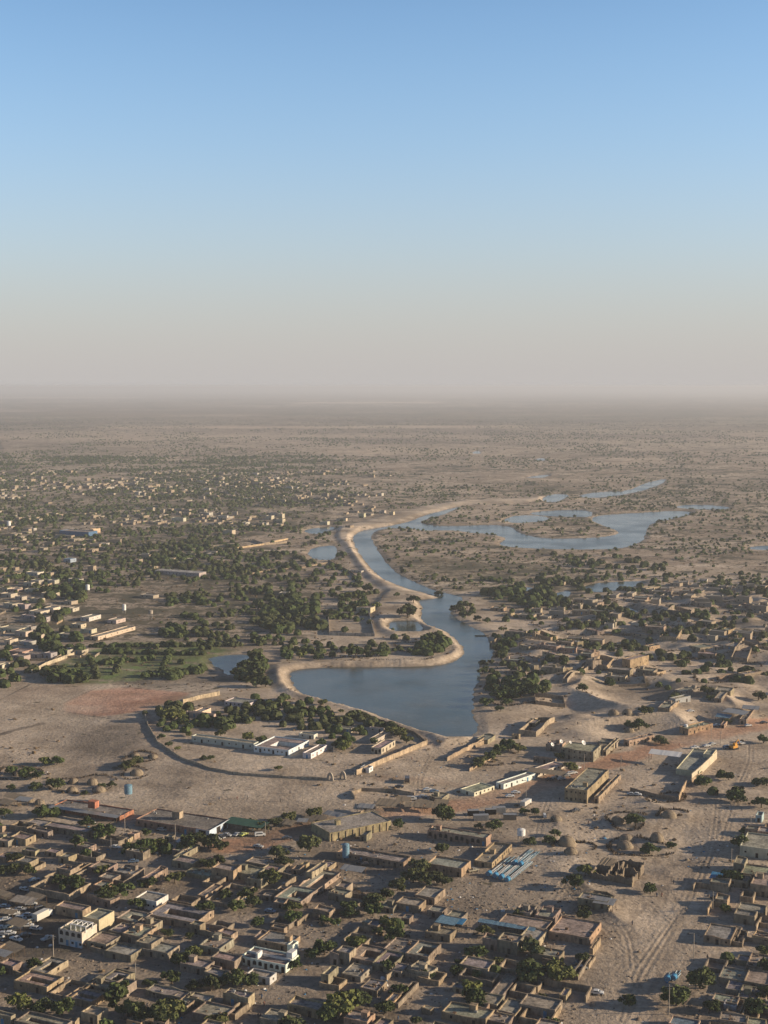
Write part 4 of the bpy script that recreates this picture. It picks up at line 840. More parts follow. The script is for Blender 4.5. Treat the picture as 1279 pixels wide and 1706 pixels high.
# domed tents
def dome(px, py, r, h, desc, squash=1.0):
    x, y, z = G(px, py); e = bpy.data.objects.new('domed_tent', None); COL.objects.link(e); e.location = (x, y, z); e.rotation_euler = (0, 0, random.uniform(-2.6, -.6))
    n_ = 16; vs = []; R_ = 6
    for j in range(R_):
        t = j/R_; rr = r*math.cos(t*math.pi/2)**.75; zz = h*math.sin(t*math.pi/2)
        for i in range(n_):
            a = 2*math.pi*i/n_; q = 1+random.uniform(-.05, .05); vs.append((rr*q*math.cos(a)*squash, rr*q*math.sin(a), zz+random.uniform(-.06, .06)-(0.3 if j == 0 else 0)))
    vs.append((0, 0, h)); fs = [(j*n_+i, j*n_+(i+1) % n_, (j+1)*n_+(i+1) % n_, (j+1)*n_+i) for j in range(R_-1) for i in range(n_)]+[((R_-1)*n_+i, (R_-1)*n_+(i+1) % n_, R_*n_) for i in range(n_)]
    mb = MB(); mb.add(vs, fs); link('mat_cover', mb.mesh('mat_cover', [M['mat']], True), e)
    rb = MB()
    for q in range(3):
        aa = q*math.pi/3
        for t in range(8):
            t0, t1 = math.pi*t/8, math.pi*(t+1)/8
            f_ = lambda tt: (r*.99*math.copysign(abs(math.cos(tt))**.75, math.cos(tt))*math.cos(aa)*squash, r*.99*math.copysign(abs(math.cos(tt))**.75, math.cos(tt))*math.sin(aa), h*math.sin(tt)+.04)
            rb.cyl(f_(t0), f_(t1), .06, .06, 5)
    link('rope_band', rb.mesh('rope_band', [M['wood']]), e)
    d_ = MB(); d_.box(-.6, -r-.12, 0, .6, -r+1.2, 1.3); link('doorway', d_.mesh('doorway', [M['dark']]), e)
    reg(e, desc, 'tent', 'domed mat tents')
for px_, py_, r_, h_, ds in [(1029,1370,3.2,3.0,'domed grey mat tent at the left of the tree ring'),(1114,1361,3.6,3.0,'large domed mat tent with a long thorn windbreak'),(1043,1401,3.3,3.0,'pale domed tent behind another in the lower camp'),(1041,1412,3.6,3.0,'wide domed tent at the front left of the lower camp'),(1094,1400,3.1,3.6,'tall rounded tent lit on its right side'),
    (944,1408,4.0,4.2,'big pointed domed tent near the white water tank'),(951,1421,2.8,2.6,'small domed tent before the big pointed one'),(926,1366,2.8,2.0,'whitish low tent beside the road'),(228,1290,3.4,2.8,'pale tent inside the thorn enclosure'),(225,1260,2.4,2.0,'small pale tent behind the thorn enclosure'),
    (122,1305,2.6,2.8,'rounded tent at the back of the camp'),(154,1306,2.8,3.0,'reddish tent in the middle of the camp'),(120,1319,2.8,2.6,'pale tent at the front of the camp'),(165,1318,3.4,2.4,'wide pale tent at the right of the camp'),(66,1340,2.6,2.6,'single tent left of the brick hall'),(50,1335,2.0,1.8,'little tent beneath the shed trees'),
    (567,1490,3.4,3.0,'grey mat dome in the fenced garden'),(1022,1190,3.4,3.0,'tent on the dune slope'),(1045,1192,3.4,3.0,'dark tent beside the dune slope tent'),(1028+20,1205,3,2.6,'low tent by the roadside trees'),(30,1290,3,2.0,'flat tent at the left thorn fence'),(52,1296,3,2.2,'low tent behind the left thorn fence'),(255,1262,2.6,2,'low mat tent at the right of the enclosure')]: dome(px_, py_, r_, h_, ds)
def thornring(cx, cy, rx, ry, desc, a0=.35, a1=5.9):
    """a heaped thorn fence, ragged and uneven"""
    n_ = 44; mb = MB(); pts = []; ph = random.uniform(0, 6.28); kk = random.uniform(.10, .22)
    x0, y0, z0 = G(cx, cy); per_ = max(3, min(8, int(rx*.2)))
    for i in range(n_+1):
        t = a0+(a1-a0)*i/n_; q = 1+kk*math.sin(2*t+ph)+kk*.7*math.sin(3*t+ph*2)+random.uniform(-.03, .03); px_ = cx+rx*q*math.cos(t+ph*0); py_ = cy+ry*q*math.sin(t); x, y, z = G(px_, py_); pts.append((x-x0, y-y0, z-z0))
    fat = [max(.15, random.gauss(1.05, .45)) for _ in range(n_+1)]
    for i in range(n_):
        for k in range(int(per_*fat[i])+1):
            s = random.random(); p = [pts[i][j]*(1-s)+pts[i+1][j]*s for j in range(3)]
            q = [random.uniform(-.5, .5)*fat[i] for _ in range(2)]; L = random.uniform(.3, .8)
            mb.add([(p[0]+q[0], p[1]+q[1], p[2]-.1), (p[0]+q[0]+random.uniform(-1, 1)*L, p[1]+q[1]+random.uniform(-1, 1)*L, p[2]+random.uniform(.1, .6)), (p[0]+q[0]+random.uniform(-1, 1)*L, p[1]+q[1]+random.uniform(-1, 1)*L, p[2]+random.uniform(.4, 1.0)*fat[i]), (p[0]+q[0]+random.uniform(-.5, .5), p[1]+q[1]+random.uniform(-.5, .5), p[2]+random.uniform(.3, .8))], [(0, 1, 2, 3)])
    o = link('thorn_fence', mb.mesh('thorn_fence', [M['thorn']]), None, None, (x0, y0, z0)); reg(o, desc, 'fence'); 
thornring(1065,1412,52,16,'ragged thorn fence round the lower tent camp'); thornring(1045,1367,38,13,'thorn fence round the upper tent and its tree', .4, 5.6); thornring(1120,1356,28,7,'curved thorn windbreak by the large domed tent', 2.6, 5.9)
thornring(955,1412,30,12,'thorn fence behind the big pointed tent', 3.2, 6.6); thornring(235,1262,28,9,'oval thorn fence of the upper enclosure'); thornring(225,1288,22,10,'thorn fence round the pale tent'); thornring(140,1308,48,17,'broad thorn fence round the left camp'); thornring(30,1288,44,9,'thorn fence at the left edge of the open ground')
thornring(640,1092,95,6,'thorn and scrap fence along the sand bank', 0, 6.2); thornring(680,1075,22,5,'dark thorn pen behind the small pond'); thornring(560,1500,48,18,'thorn hedge of the garden below the kiosk', 0, 6.2); thornring(815,1090+180,20,6,'thorn pen by the lakeside wall'); thornring(1112,1325+5,30,8,'heap of branches beside the plot corner', 0, 6.2)
for i, (px_, py_, rx, ry) in enumerate([(1000,1010,40,10),(1170,985,60,8),(1090,1000,50,9),(1180,1005,45,7),(1120,1030,45,7),(1220,1060,40,8),(960,1040,34,8),(1010,1070,40,8),(1145,1090,38,7),(905,1075,40,9),(1230,1095,42,9),(1065,1120,34,8),(915,1040,30,8),(880,1020,34,7),(1240,1020,35,6),(860,1165,40,9),(1000,1105,30,8),(1190,1130,40,7),(1040,1050,36,7),(870,1100,30,9)]):
    thornring(px_, py_, rx, ry, 'dark thorn compound fence on the dunes')
# ruin
rx_, ry_, rz_, rh_, rw_, rd_, ru_, rv_ = solve(1053, 1462, 70, 20, 14, TH)
RU = bpy.data.objects.new('ruin', None); COL.objects.link(RU); RU.location = (rx_-ru_[0]*rw_/2+rv_[0]*rd_/2, ry_-ru_[1]*rw_/2+rv_[1]*rd_/2, rz_); RU.rotation_euler = (0, 0, TH); FOOT.append((RU.location[0], RU.location[1], rw_/2))
w2, d2 = rw_/2, rd_/2
for seg in ([(-w2,-d2),(w2,-d2)],[(w2,-d2),(w2,-d2*.1)],[(w2,d2*.35),(w2,d2)],[(w2,d2),(-w2*.2,d2)],[(-w2*.45,d2),(-w2,d2)],[(-w2,d2),(-w2,-d2)],[(-w2*.25,-d2),(-w2*.25,d2)],[(w2*.1,-d2*.6),(w2*.1,d2)],[(w2*.35,-d2),(w2*.35,d2*.5)],[(w2*.35,d2*.1),(w2,d2*.1)],[(-w2,0),(-w2*.3,0)]):
    P_ = subdiv(seg, 1.1); mb = MB(); wall_strip(mb, P_, -.8, [max(.6, random.gauss(2.9, .55)) for _ in P_], .4); link('broken_wall', mb.mesh('broken_wall', [M['wall']]), RU, (.25,.20,.145))
mb = MB()
for i in range(11): q = -w2+.3+i*(w2*.7)/11; mb.box(q, .2, 2.7+random.uniform(0, .25), q+(w2*.7)/11-.12, d2, 2.95+random.uniform(0, .2))
link('roof_poles', mb.mesh('roof_poles', [M['mat']]), RU); reg(RU, 'roofless ruin of broken mud walls on the sand', 'ruin')
house(1012,1503,50,8,12,(0,0),1.0, col=(.30,.24,.17), desc='small house with two bright roofs below the ruin')
wall_path([(975,1492),(990,1488),(1010,1490),(1022,1497),(1018,1510),(1012,1519)], 1.2, (.30,.24,.17), desc='crumbling low wall behind the house with bright roofs')
wall_path([(1053,1478),(1060,1465),(1066,1455)], 1.6, (.40,.31,.2), desc='broken lit wall at the right end of the ruin')
# water tanks and poles
def tank(px, py, r, h, leg, mt, desc, name='water_tank'):
    x, y, z = G(px, py); e = bpy.data.objects.new(name, None); COL.objects.link(e); e.location = (x, y, z)
    mb = MB(); mb.cyl((0, 0, leg), (0, 0, leg+h), r, r, 18); mb.cyl((0, 0, leg+h), (0, 0, leg+h+.4), r, r*.25, 18)
    for i in range(1, 5): mb.cyl((0, 0, leg+h*i/5-.04), (0, 0, leg+h*i/5+.04), r+.05, r+.05, 18)
    link('tank', mb.mesh('tank', [M[mt]]), e)
    for i in range(4):
        t = math.pi/4+i*math.pi/2; lm = MB(); lm.cyl((r*1.1*math.cos(t), r*1.1*math.sin(t), -.4), (r*.85*math.cos(t), r*.85*math.sin(t), leg+.02), .12, .12, 6); link('leg', lm.mesh('leg', [M['pole']]), e)
    bm_ = MB()
    for i in range(4):
        t = math.pi/4+i*math.pi/2; t2 = t+math.pi/2; bm_.cyl((r*math.cos(t), r*math.sin(t), .6), (r*.9*math.cos(t2), r*.9*math.sin(t2), leg-.4), .05, .05, 5)
    link('brace', bm_.mesh('brace', [M['pole']]), e); reg(e, desc, 'water tank')
tank(214, 1336, 1.9, 4.2, 4.2, 'bluelite', 'blue-grey water tank standing on legs behind the brick hall')
tank(868, 1402, 1.8, 2.6, 3.0, 'white', 'white water tank on a stand beside the dark bush'); tank(576, 1432, 1.5, 5.6, 1.2, 'bluelite', 'tall blue water cylinder at the school wall')
tank(146, 986, 2.0, 5.0, 2.0, 'white', 'white water tower above the far left trees'); tank(207, 1022, 1.6, 5, 3, 'white', 'white tank tower at the long cream school'); tank(1142, 1158+60, 1.2, 2, 2, 'white', 'small white tank near the dune road')
tank(15, 885, 2.5, 6, 8, 'white', 'pale water tower at the far left edge'); tank(251, 1032, 2, 3, 5, 'concrete', 'concrete tank tower over the dry orchard')
def pole(px, py, h, desc, lamp=False):
    x, y, z = G(px, py); e = bpy.data.objects.new('street_lamp' if lamp else 'utility_pole', None); COL.objects.link(e); e.location = (x, y, z)
    pm = MB(); pm.cyl((0, 0, -.5), (0, 0, h), .17, .11, 8); link('pole', pm.mesh('pole', [M['concrete']]), e)
    cm = MB()
    if lamp: cm.box(-1.3, -.08, h-.15, .1, .08, h); cm.box(-1.7, -.2, h-.2, -.9, .2, h-.05)
    else: cm.box(-1.0, -.07, h-.7, 1.0, .07, h-.55); cm.box(-.7, -.07, h-1.5, .7, .07, h-1.38)
    link('lamp_arm' if lamp else 'crossarm', cm.mesh('arm', [M['pole']]), e); reg(e, desc, 'street lamp' if lamp else 'utility pole', 'poles along the streets')
for px_, py_, h_, ds, lp in [(69,1352,6,'short pole by the left shed trees',0),(89,1594,8,'tall pole before the mud house left of the villa',0),(208,1384,8,'wooden pole before the red brick hall',0),(292,1405,9,'street lamp before the long shop hall',1),(226,1632+5,7,'slim pole at the corner of the walled compound',0),(185,1418,6,'pole in the alley trees',0),(137,1412,6,'pole between houses in the alley',0),(152,1432,6,'second pole down the alley',0),
    (442,1392,6,'pole beside the white van on the road',0),(504,1336,9,'lone thin mast on the sports ground',0),(556,1268+4,9,'park lamp beside the small white building',1),(973,1284,9,'lamp on the road verge by the fuel station',1),(876,1330,9,'lamp beside the two parked white cars',1),(1034,1284,8,'slim mast before the fenced plot',0),(1184,1238,9,'mast behind the fuel station',0),(1200,1238,7,'antenna beside the excavator',0),
    (1155,1600,10,'concrete street lamp on the wide sandy street',1),(1114,1690,10,'thin pole beside the spreading street tree',0),(1187,1518,8,'leaning pole near the dark parked car',0),(1218,1440,7,'pole at the corner of the cream house',0),(1250,1380+4,7,'pole above the cream house terrace',0),(386,990,10,'far pole near the park of dark trees',0),(8,968,12,'tall pole at the far left road',0),(47,976,12,'second tall pole at the far left road',0)]: pole(px_, py_, h_, ds, lp)
# gate arches
def gatearch(px, py, desc):
    x, y, z = G(px, py); mb = MB(); n_ = 12
    for s in (0,):
        o_ = []; i_ = []
        for k in range(n_+1):
            t = math.pi*k/n_; o_.append((1.7*math.cos(t), 4.2*math.sin(t)**.8)); i_.append((.75*math.cos(t), 2.7*math.sin(t)**.8))
        for k in range(n_):
            a, b_, c, d = o_[k], o_[k+1], i_[k+1], i_[k]
            mb.add([(a[0], -.5, a[1]), (b_[0], -.5, b_[1]), (c[0], -.5, c[1]), (d[0], -.5, d[1]), (a[0], .5, a[1]), (b_[0], .5, b_[1]), (c[0], .5, c[1]), (d[0], .5, d[1])], [(0,1,2,3),(7,6,5,4),(4,5,1,0),(3,2,6,7)])
    mb.box(-2.2, -.8, -.8, 2.2, .8, .15)
    o = link('gate_arch', mb.mesh('gate_arch', [M['concrete']]), None, None, (x, y, z), -.35); reg(o, desc, 'arch')
gatearch(550, 1300, 'left concrete arch of the park gate'); gatearch(571, 1298, 'right concrete arch of the park gate')
# blue rolls
def roll(px, py, L, desc, a=math.radians(62)):
    x, y, z = G(px, py); e = bpy.data.objects.new('pipe_bundle', None); COL.objects.link(e); e.location = (x, y, z); e.rotation_euler = (0, 0, a)
    mb = MB()
    for j in range(4): yy = -.95+.63*j; mb.cyl((1.0, yy, .22), (L-random.uniform(0, 5), yy+random.uniform(-.35, .35), .18), .15, .13, 6); 
    link('pipe', mb.mesh('pipe', [M['bluelite']]), e)
    wm_ = MB()
    for j in range(3): yy = -.63+.63*j; wm_.cyl((1.2, yy, .40), (L-random.uniform(2, 12), yy+random.uniform(-.3, .3), .36), .07, .07, 5)
    link('white_pipe', wm_.mesh('white_pipe', [M['white']]), e)
    d_ = MB(); d_.cyl((-.9, 0, .9), (1.1, 0, .9), 1.0, 1.0, 18); link('drum', d_.mesh('drum', [M['blue']]), e)
    r_ = MB(); r_.cyl((-1.0, 0, .9), (-.88, 0, .9), .8, .8, 18); r_.cyl((1.08, 0, .9), (1.18, 0, .9), 1.05, 1.05, 18); link('rim', r_.mesh('rim', [M['bluelite']]), e); reg(e, desc, 'pipe bundle')
for px_, py_, L, ds in [(814,1458,26,'leftmost blue drum with pipes trailing behind'),(825,1461,27,'second blue drum from the left with trailing pipes'),(835,1464,27,'third blue drum with pipes running up the sand'),(845,1468,28,'rightmost front blue drum with trailing pipes'),(857,1440,22,'left one of the two upper blue drums'),(867,1442,20,'right one of the two upper blue drums')]: roll(px_, py_, L, ds)
roll(1112, 1634, 9, 'short blue pipe bundle on the sandy street'); roll(1122, 1632, 9, 'second short blue bundle beside the first')
# vehicles
def car_proto(kind):
    mb = MB(); L, Wd = (4.6, 1.85)
    prof = {'car': [(-2.3,.55),(-2.25,.95),(-1.5,1.05),(-1.0,1.5),(.5,1.52),(1.1,1.05),(2.2,.9),(2.3,.5)], 'van': [(-2.4,.5),(-2.4,1.9),(-2.2,2.0),(1.2,2.0),(1.9,1.25),(2.3,1.1),(2.4,.5)], 'pickup': [(-2.5,.6),(-2.5,1.1),(-.6,1.1),(-.45,1.75),(.7,1.75),(1.2,1.15),(2.4,1.05),(2.5,.55)]}[kind]
    n_ = len(prof); y = Wd/2; tap = lambda z: y-(max(0, z-1.05))*.28
    vs = [(px_, -tap(z), z) for px_, z in prof]+[(px_, tap(z), z) for px_, z in prof]
    fs = [tuple(range(n_-1, -1, -1)), tuple(range(n_, 2*n_))]+[(i, (i+1) % n_, n_+(i+1) % n_, n_+i) for i in range(n_)]
    mb.add(vs, fs); body = mb.mesh(kind+'_body', [M['car']])
    g = MB(); z0, z1 = (1.1, 1.42) if kind == 'car' else ((1.25, 1.75) if kind == 'van' else (1.2, 1.62)); xa, xb = {'car': (-1.15, .75), 'van': (-1.9, 1.2), 'pickup': (-.4, .85)}[kind]
    for s in (-1, 1):
        a, b_ = s*(tap(z0)+.012), s*(tap(z1)+.012); v = [(xa, a, z0), (xb, a, z0), (xb-.3, b_, z1), (xa+.15, b_, z1)]; g.add(v, [(0,1,2,3) if s < 0 else (3,2,1,0)])
    xw = {'car': ((1.12,1.06),(.52,1.5)), 'van': ((1.92,1.27),(1.22,1.98)), 'pickup': ((1.22,1.17),(.72,1.73))}[kind]
    g.add([(xw[0][0]+.01,-.75,xw[0][1]+.04),(xw[0][0]+.01,.75,xw[0][1]+.04),(xw[1][0]+.03,.62,xw[1][1]-.04),(xw[1][0]+.03,-.62,xw[1][1]-.04)], [(0,1,2,3)])
    glass = g.mesh('windows', [M['glass']])
    w = MB(); w.cyl((0, -.12, 0), (0, .12, 0), .36, .36, 12); wheel = w.mesh('wheel', [M['tyre']])
    return body, glass, wheel
PROTO = {k: car_proto(k) for k in ('car', 'van', 'pickup')}
def car(px, py, ang, color, desc, kind='car', s=1.0):
    x, y, z = G(px, py); e = bpy.data.objects.new({'car': 'parked_car', 'van': 'parked_van', 'pickup': 'pickup_truck'}[kind], None); COL.objects.link(e); e.location = (x, y, z); e.rotation_euler = (0, 0, math.radians(ang)); e.scale = (s, s, s)
    b_, g, w = PROTO[kind]; link('body', b_, e, color); link('window_glass', g, e)
    for sx in (-1.45, 1.45):
        for sy in (-.82, .82): link('wheel', w, e, None, (sx, sy, .36))
    reg(e, desc, {'car': 'car', 'van': 'van', 'pickup': 'pickup'}[kind], 'parked and passing vehicles')
Wt, Sv, Dk, Bl, Rd = (.62,.61,.58), (.36,.36,.35), (.05,.05,.055), (.10,.16,.24), (.25,.05,.04)
for a_ in [(14,1520,8,Wt,'white car at the top left of the dark car park'),(35,1532,-12,Wt,'white estate car in the middle of the car park','van',.85),(16,1557,5,Wt,'white car lowest in the car park'),(34,1517,0,Sv,'grey car under the car park sheet roof'),(15,1547,40,(.5,.45,.33),'cream taxi between stalls in the car park'),(27,1550,20,Dk,'dark car between the cream taxis'),(54,1537,30,(.5,.45,.33),'cream minibus at the right of the car park','van',.8),(2,1548,10,Sv,'grey car at the left edge of the car park'),
    (79,1566,50,Sv,'silver pickup alone before the cream villa','pickup'),(42,1484,-30,Sv,'grey car beside the compound wall'),(57,1468,35,Bl,'blue car on the alley above the car park'),(122,1431,40,(.42,.46,.48),'pale blue car in the shaded alley'),(151,1373,0,Wt,'white car before the red brick hall'),(192,1413,-20,Wt,'white car under the alley trees'),(222,1437,10,Bl,'blue-grey car in the walled yard'),
    (270,1384,-15,Sv,'silver car before the long shop hall'),(301,1403,50,Wt,'white car at the street lamp'),(360,1399,-35,Wt,'white car nearest the pale blue end wall'),(368,1396,-40,Dk,'dark car second from the pale blue wall'),(378,1393,-25,Sv,'silver car under the hall corner'),(395,1392,60,Sv,'silver car third in the shaded row'),(406,1392,55,(.42,.45,.12),'yellow-green car in the shaded row'),(433,1393,15,Wt,'white van at the right end of the shaded row','van'),
    (430,1412,-20,Sv,'silver car driving on the red road'),(478,1398,10,Dk,'dark car on the road shoulder'),(849,1328,12,Wt,'lower of the two white cars on the road'),(859,1322,5,Wt,'upper of the two white cars on the road'),(907,1361,88,Wt,'small white van driving up the sandy track','van',.85),(935,1299,20,Wt,'white car last of the row by the shops'),(943,1294,15,Sv,'silver car of the row by the shops'),(949,1290,20,Wt,'white car at the right of the shop row'),(926,1297,20,Sv,'grey pickup of the row by the shops','pickup'),(915,1300,20,Dk,'dark car of the row by the shops'),(955,1289,20,Wt,'white car nearest the roadside tree'),
    (962,1281,50,Wt,'white car beside the roadside tree'),(1157,1247,15,Wt,'white pickup behind the fuel station','pickup'),(1177,1244,25,Wt,'white car behind the station corner'),(1186,1241,30,Sv,'silver car behind the station corner'),(1194,1210,10,(.35,.42,.47),'pale blue car at the reddish roadside block'),(1246,1210,20,Wt,'white car on the upper road','car'),(1272,1205,10,Dk,'dark car at the right end of the upper road'),(1210,1247,30,Bl,'blue van next to the yellow excavator','van'),(1234,1240,20,Wt,'white car beyond the yellow excavator'),
    (1052,1325,-10,Sv,'silver car left of two beside the fenced plot'),(1061,1325,-20,Wt,'white car beside the fenced plot'),(994,1656,-12,Wt,'white car standing alone on the sand'),(1192,1497,-15,Dk,'dark car in the shade of the sandy street'),(665,1312,-8,Dk,'dark car below the park wall'),(712,1317,10,Wt,'white car at the edge of the market'),(686,1333,5,Wt,'white van among market sheds','van'),(695,1331,10,Sv,'silver car among market sheds'),(704,1329,5,Sv,'grey car among market sheds'),(723,1320,10,Bl,'blue car near the market sheds'),
    (958,1352+0,30,Dk,'black pickup by the stone heap','pickup'),(24,1524,20,Wt,'white van between car park shades','van',.9),(46,1527,-5,Sv,'silver car right of the top white one'),(10,1534,15,Wt,'white car at the left of the middle row'),(22,1540,-20,Dk,'dark car in the middle row of the car park'),(46,1544,10,Wt,'white car under the middle row'),(60,1549,-15,Sv,'silver car by the cream minibus'),(5,1558,0,Sv,'silver car in the lowest row'),(42,1560,25,Dk,'dark car right of the lowest white one'),(66,1516,40,Dk,'dark van behind the box truck','van',.9),(8,1512,0,Bl,'blue car at the upper left of the car park'),(52,1508,5,Wt,'white car behind the sheet roofs'),(27,1567,-30,Wt,'white pickup at the near edge of the car park','pickup'),(450,1520,-20,Bl,'blue car under trees above the white villa'),(622,1550,-15,Bl,'blue pickup between the yard and trees','pickup'),(963,1608,30,Dk,'dark car behind the lit yard wall'),(968,1615,10,Sv,'grey car beside the dark one in the yard'),(600,1438,0,Dk,'dark car along the school wall'),(610,1441,0,(.12,.1,.09),'brown car along the school wall'),(788,1452,30,(.3,.27,.2),'sand-coloured pickup at the school corner','pickup'),(1150,1186+0,15,Wt,'white car on the dune road')]: car(*a_)
def truck(px, py, ang, L, h, c, desc, cabc=Wt):
    x, y, z = G(px, py); e = bpy.data.objects.new('box_truck', None); COL.objects.link(e); e.location = (x, y, z); e.rotation_euler = (0, 0, math.radians(ang))
    mb = MB(); mb.box(-L/2, -1.2, .8, L/2-2, 1.2, h); link('cargo_box', mb.mesh('cargo_box', [M['car']]), e, c)
    mb = MB(); mb.box(L/2-1.9, -1.1, .6, L/2, 1.1, min(h, 2.5)); link('cab', mb.mesh('cab', [M['car']]), e, cabc)
    mb = MB(); mb.box(L/2-.01, -.95, 1.5, L/2+.02, .95, 2.2); link('windscreen', mb.mesh('windscreen', [M['glass']]), e)
    for sx in (-L/2+1, L/2-1.2):
        for sy in (-1.05, 1.05): link('wheel', PROTO['car'][2], e, None, (sx, sy, .45), 0, (1.3, 1.3, 1.3))
    reg(e, desc, 'truck')
truck(71, 1531, 62, 8.5, 3.4, (.55,.52,.44), 'large pale box truck parked in the dark car park'); truck(678, 1303, 88, 7, 3.0, (.08,.06,.05), 'dark loaded truck on the sandy slope', Dk); truck(876, 1342, 60, 8, 3, (.5,.47,.42), 'white-topped truck beside the road bush')
# excavator
x, y, z = G(1222, 1248); e = bpy.data.objects.new('excavator', None); COL.objects.link(e); e.location = (x, y, z); e.rotation_euler = (0, 0, .6)
mb = MB(); mb.box(-2, -1.5, .9, 1.6, 1.5, 2.2); mb.box(-.6, -1.4, 2.2, 1.2, .2, 3.6); link('body', mb.mesh('body', [M['yellow']]), e)
mb = MB(); mb.cyl((1.2, .8, 1.8), (4.2, .8, 4.6), .32, .28, 6); mb.cyl((4.2, .8, 4.6), (6.0, .8, 2.0), .25, .2, 6); link('boom', mb.mesh('boom', [M['yellow']]), e)
mb = MB(); mb.box(5.5, .2, 1.0, 6.6, 1.4, 2.0); link('bucket', mb.mesh('bucket', [M['dark']]), e)
for s in (-1.35, 1.35):
    mb = MB(); mb.box(-2.2, s-.35, 0, 2.2, s+.35, .95); link('track', mb.mesh('track', [M['tyre']]), e)
mb = MB(); mb.box(1.2, -1.3, 2.4, 1.24, .1, 3.4); link('cab_glass', mb.mesh('cab_glass', [M['glass']]), e); reg(e, 'yellow excavator standing by the road behind the fuel station', 'excavator')
# roof boxes on the halls
for px_, py_, zz, c_, ds in [(156,1342,5.0,(.44,.18,.115),'small red brick box on the roof of the market hall'),(296,1358,4.6,(.40,.32,.23),'small tan box on the roof of the shop hall')]:
    x, y, z = G(px_, py_+16); mb = MB(); mb.box(-2, -1.6, 0, 2, 1.6, 3.0); mb.box(-2.1, -1.7, 3.0, 2.1, 1.7, 3.15); o = link('roof_box', mb.mesh('roof_box', [M['wall']]), None, c_, (x, y, z+zz-1.2), TH); reg(o, ds, 'roof box')
# pirogue
x, y, z = G(802, 1061); mb = MB(); P_ = [(-6, 0), (-3, .55), (0, .75), (3, .55), (6, 0), (3, -.55), (0, -.75), (-3, -.55)]
n_ = 8; vs = [(a, b_, .55+.02*abs(a)) for a, b_ in P_]+[(a*.85, b_*.6, -.1) for a, b_ in P_]+[(a*.95, b_*.8, .5) for a, b_ in P_]
mb.add(vs, [(i, (i+1) % n_, n_+(i+1) % n_, n_+i) for i in range(n_)]+[tuple(range(n_, 2*n_))]+[(i, 2*n_+i, 2*n_+(i+1) % n_, (i+1) % n_) for i in range(n_)]+[tuple(range(2*n_, 3*n_))]); o = link('boat', mb.mesh('boat', [M['dark']]), None, None, (x, y, WL), .05); reg(o, 'dark narrow boat at the east bank of the canal', 'boat')
# people: one skinned body, a robe and a head cloth
def person_mesh(stride, arm):
    mb = MB()
    rings = [(.0,.07,.07),(.45,.20,.17),(.9,.23,.18),(1.15,.21,.16),(1.38,.25,.14),(1.48,.10,.09),(1.53,.065,.065)]
    n_ = 10
    vs = [(rx*math.cos(2*math.pi*i/n_), ry*math.sin(2*math.pi*i/n_), z) for z, rx, ry in rings[1:] for i in range(n_)]
    fs = [(j*n_+i, j*n_+(i+1) % n_, (j+1)*n_+(i+1) % n_, (j+1)*n_+i) for j in range(len(rings)-2) for i in range(n_)]; mb.add(vs, fs, 0)
    hd = []
    for j, (z, r) in enumerate(((1.50,.06),(1.56,.09),(1.64,.105),(1.72,.09),(1.77,.03))): hd += [(r*.9*math.cos(2*math.pi*i/8), r*math.sin(2*math.pi*i/8), z) for i in range(8)]
    mb.add(hd, [(j*8+i, j*8+(i+1) % 8, (j+1)*8+(i+1) % 8, (j+1)*8+i) for j in range(4) for i in range(8)]+[tuple(range(32, 40))], 1)
    for s in (-1, 1):
        mb.cyl((s*.1, 0, .55), (s*.1, s*stride, .03), .085, .05, 7, 1); mb.box(s*.1-.05, s*stride-.16, 0, s*.1+.05, s*stride+.08, .07, 1)
        mb.cyl((s*.22, 0, 1.36), (s*(.28+arm), s*-.08, 1.08), .065, .05, 7, 0); mb.cyl((s*(.28+arm), s*-.08, 1.08), (s*(.25+arm), s*-.16, .84), .045, .035, 7, 1)
    return mb
PM = []
for c_, st_, ar_ in [((.05,.05,.07),.16,.02),((.35,.33,.30),.12,.05),((.04,.07,.13),.18,.0),((.22,.10,.07),.1,.04),((.10,.09,.08),.14,.03)]:
    PM.append(person_mesh(st_, ar_).mesh('person', [flat('robe_cloth', c_), M['skin']], True))
for i, (px_, py_, ds) in enumerate([(1053,1541,'person in a dark robe crossing the open sand'),(1142,1517,'person walking between the wheel tracks'),(436,1664,'left person of a pair at the alley corner'),(440,1676,'person walking below the pair in the alley'),(430,1696,'person at the foot of the alley'),(434,1697,'second person at the foot of the alley'),(1008,1646,'person standing behind the lone parked car'),(1094,1494,'left one of two seated figures near the small tree'),(1102,1494,'right one of two figures near the small tree'),(1178,1598,'person in shade beside the sandy street'),
    (72,1591,'person before the cream villa'),(590,1292,'person outside the park wall'),(626,1294,'person walking below the park wall'),(686,1266,'person on the sandy slope by the lake'),(447,1389,'person beside the white van'),(932,1334,'person on the road before the tan block'),(413,1330,'player on the sports ground near the centre'),(365,1333,'player at the left of the sports ground'),(395,1332,'player between the other two on the sports ground'),(467,1336,'figure at the goal of the sports ground'),(483,1322,'figure in red on the sports ground'),(245,1680,'person by the slim pole'),(663,1700,'person below the crenellated wall'),(980,1373,'goat herder on the pale sand'),(962,1208,'person on the pale dune path'),(1122,1412+60,'person near the street shade'),(862,1700-340,'person by the containers'),(1080,1240,'person crossing the road'),(1131,1243,'person on the red road shoulder'),(663,989,'person on the canal sand bank')]):
    x, y, z = G(px_, py_); o = link('person', PM[i % 5], None, None, (x, y, z), random.uniform(0, 6.28), (1.08,)*3); reg(o, ds, 'person', 'people about the town')
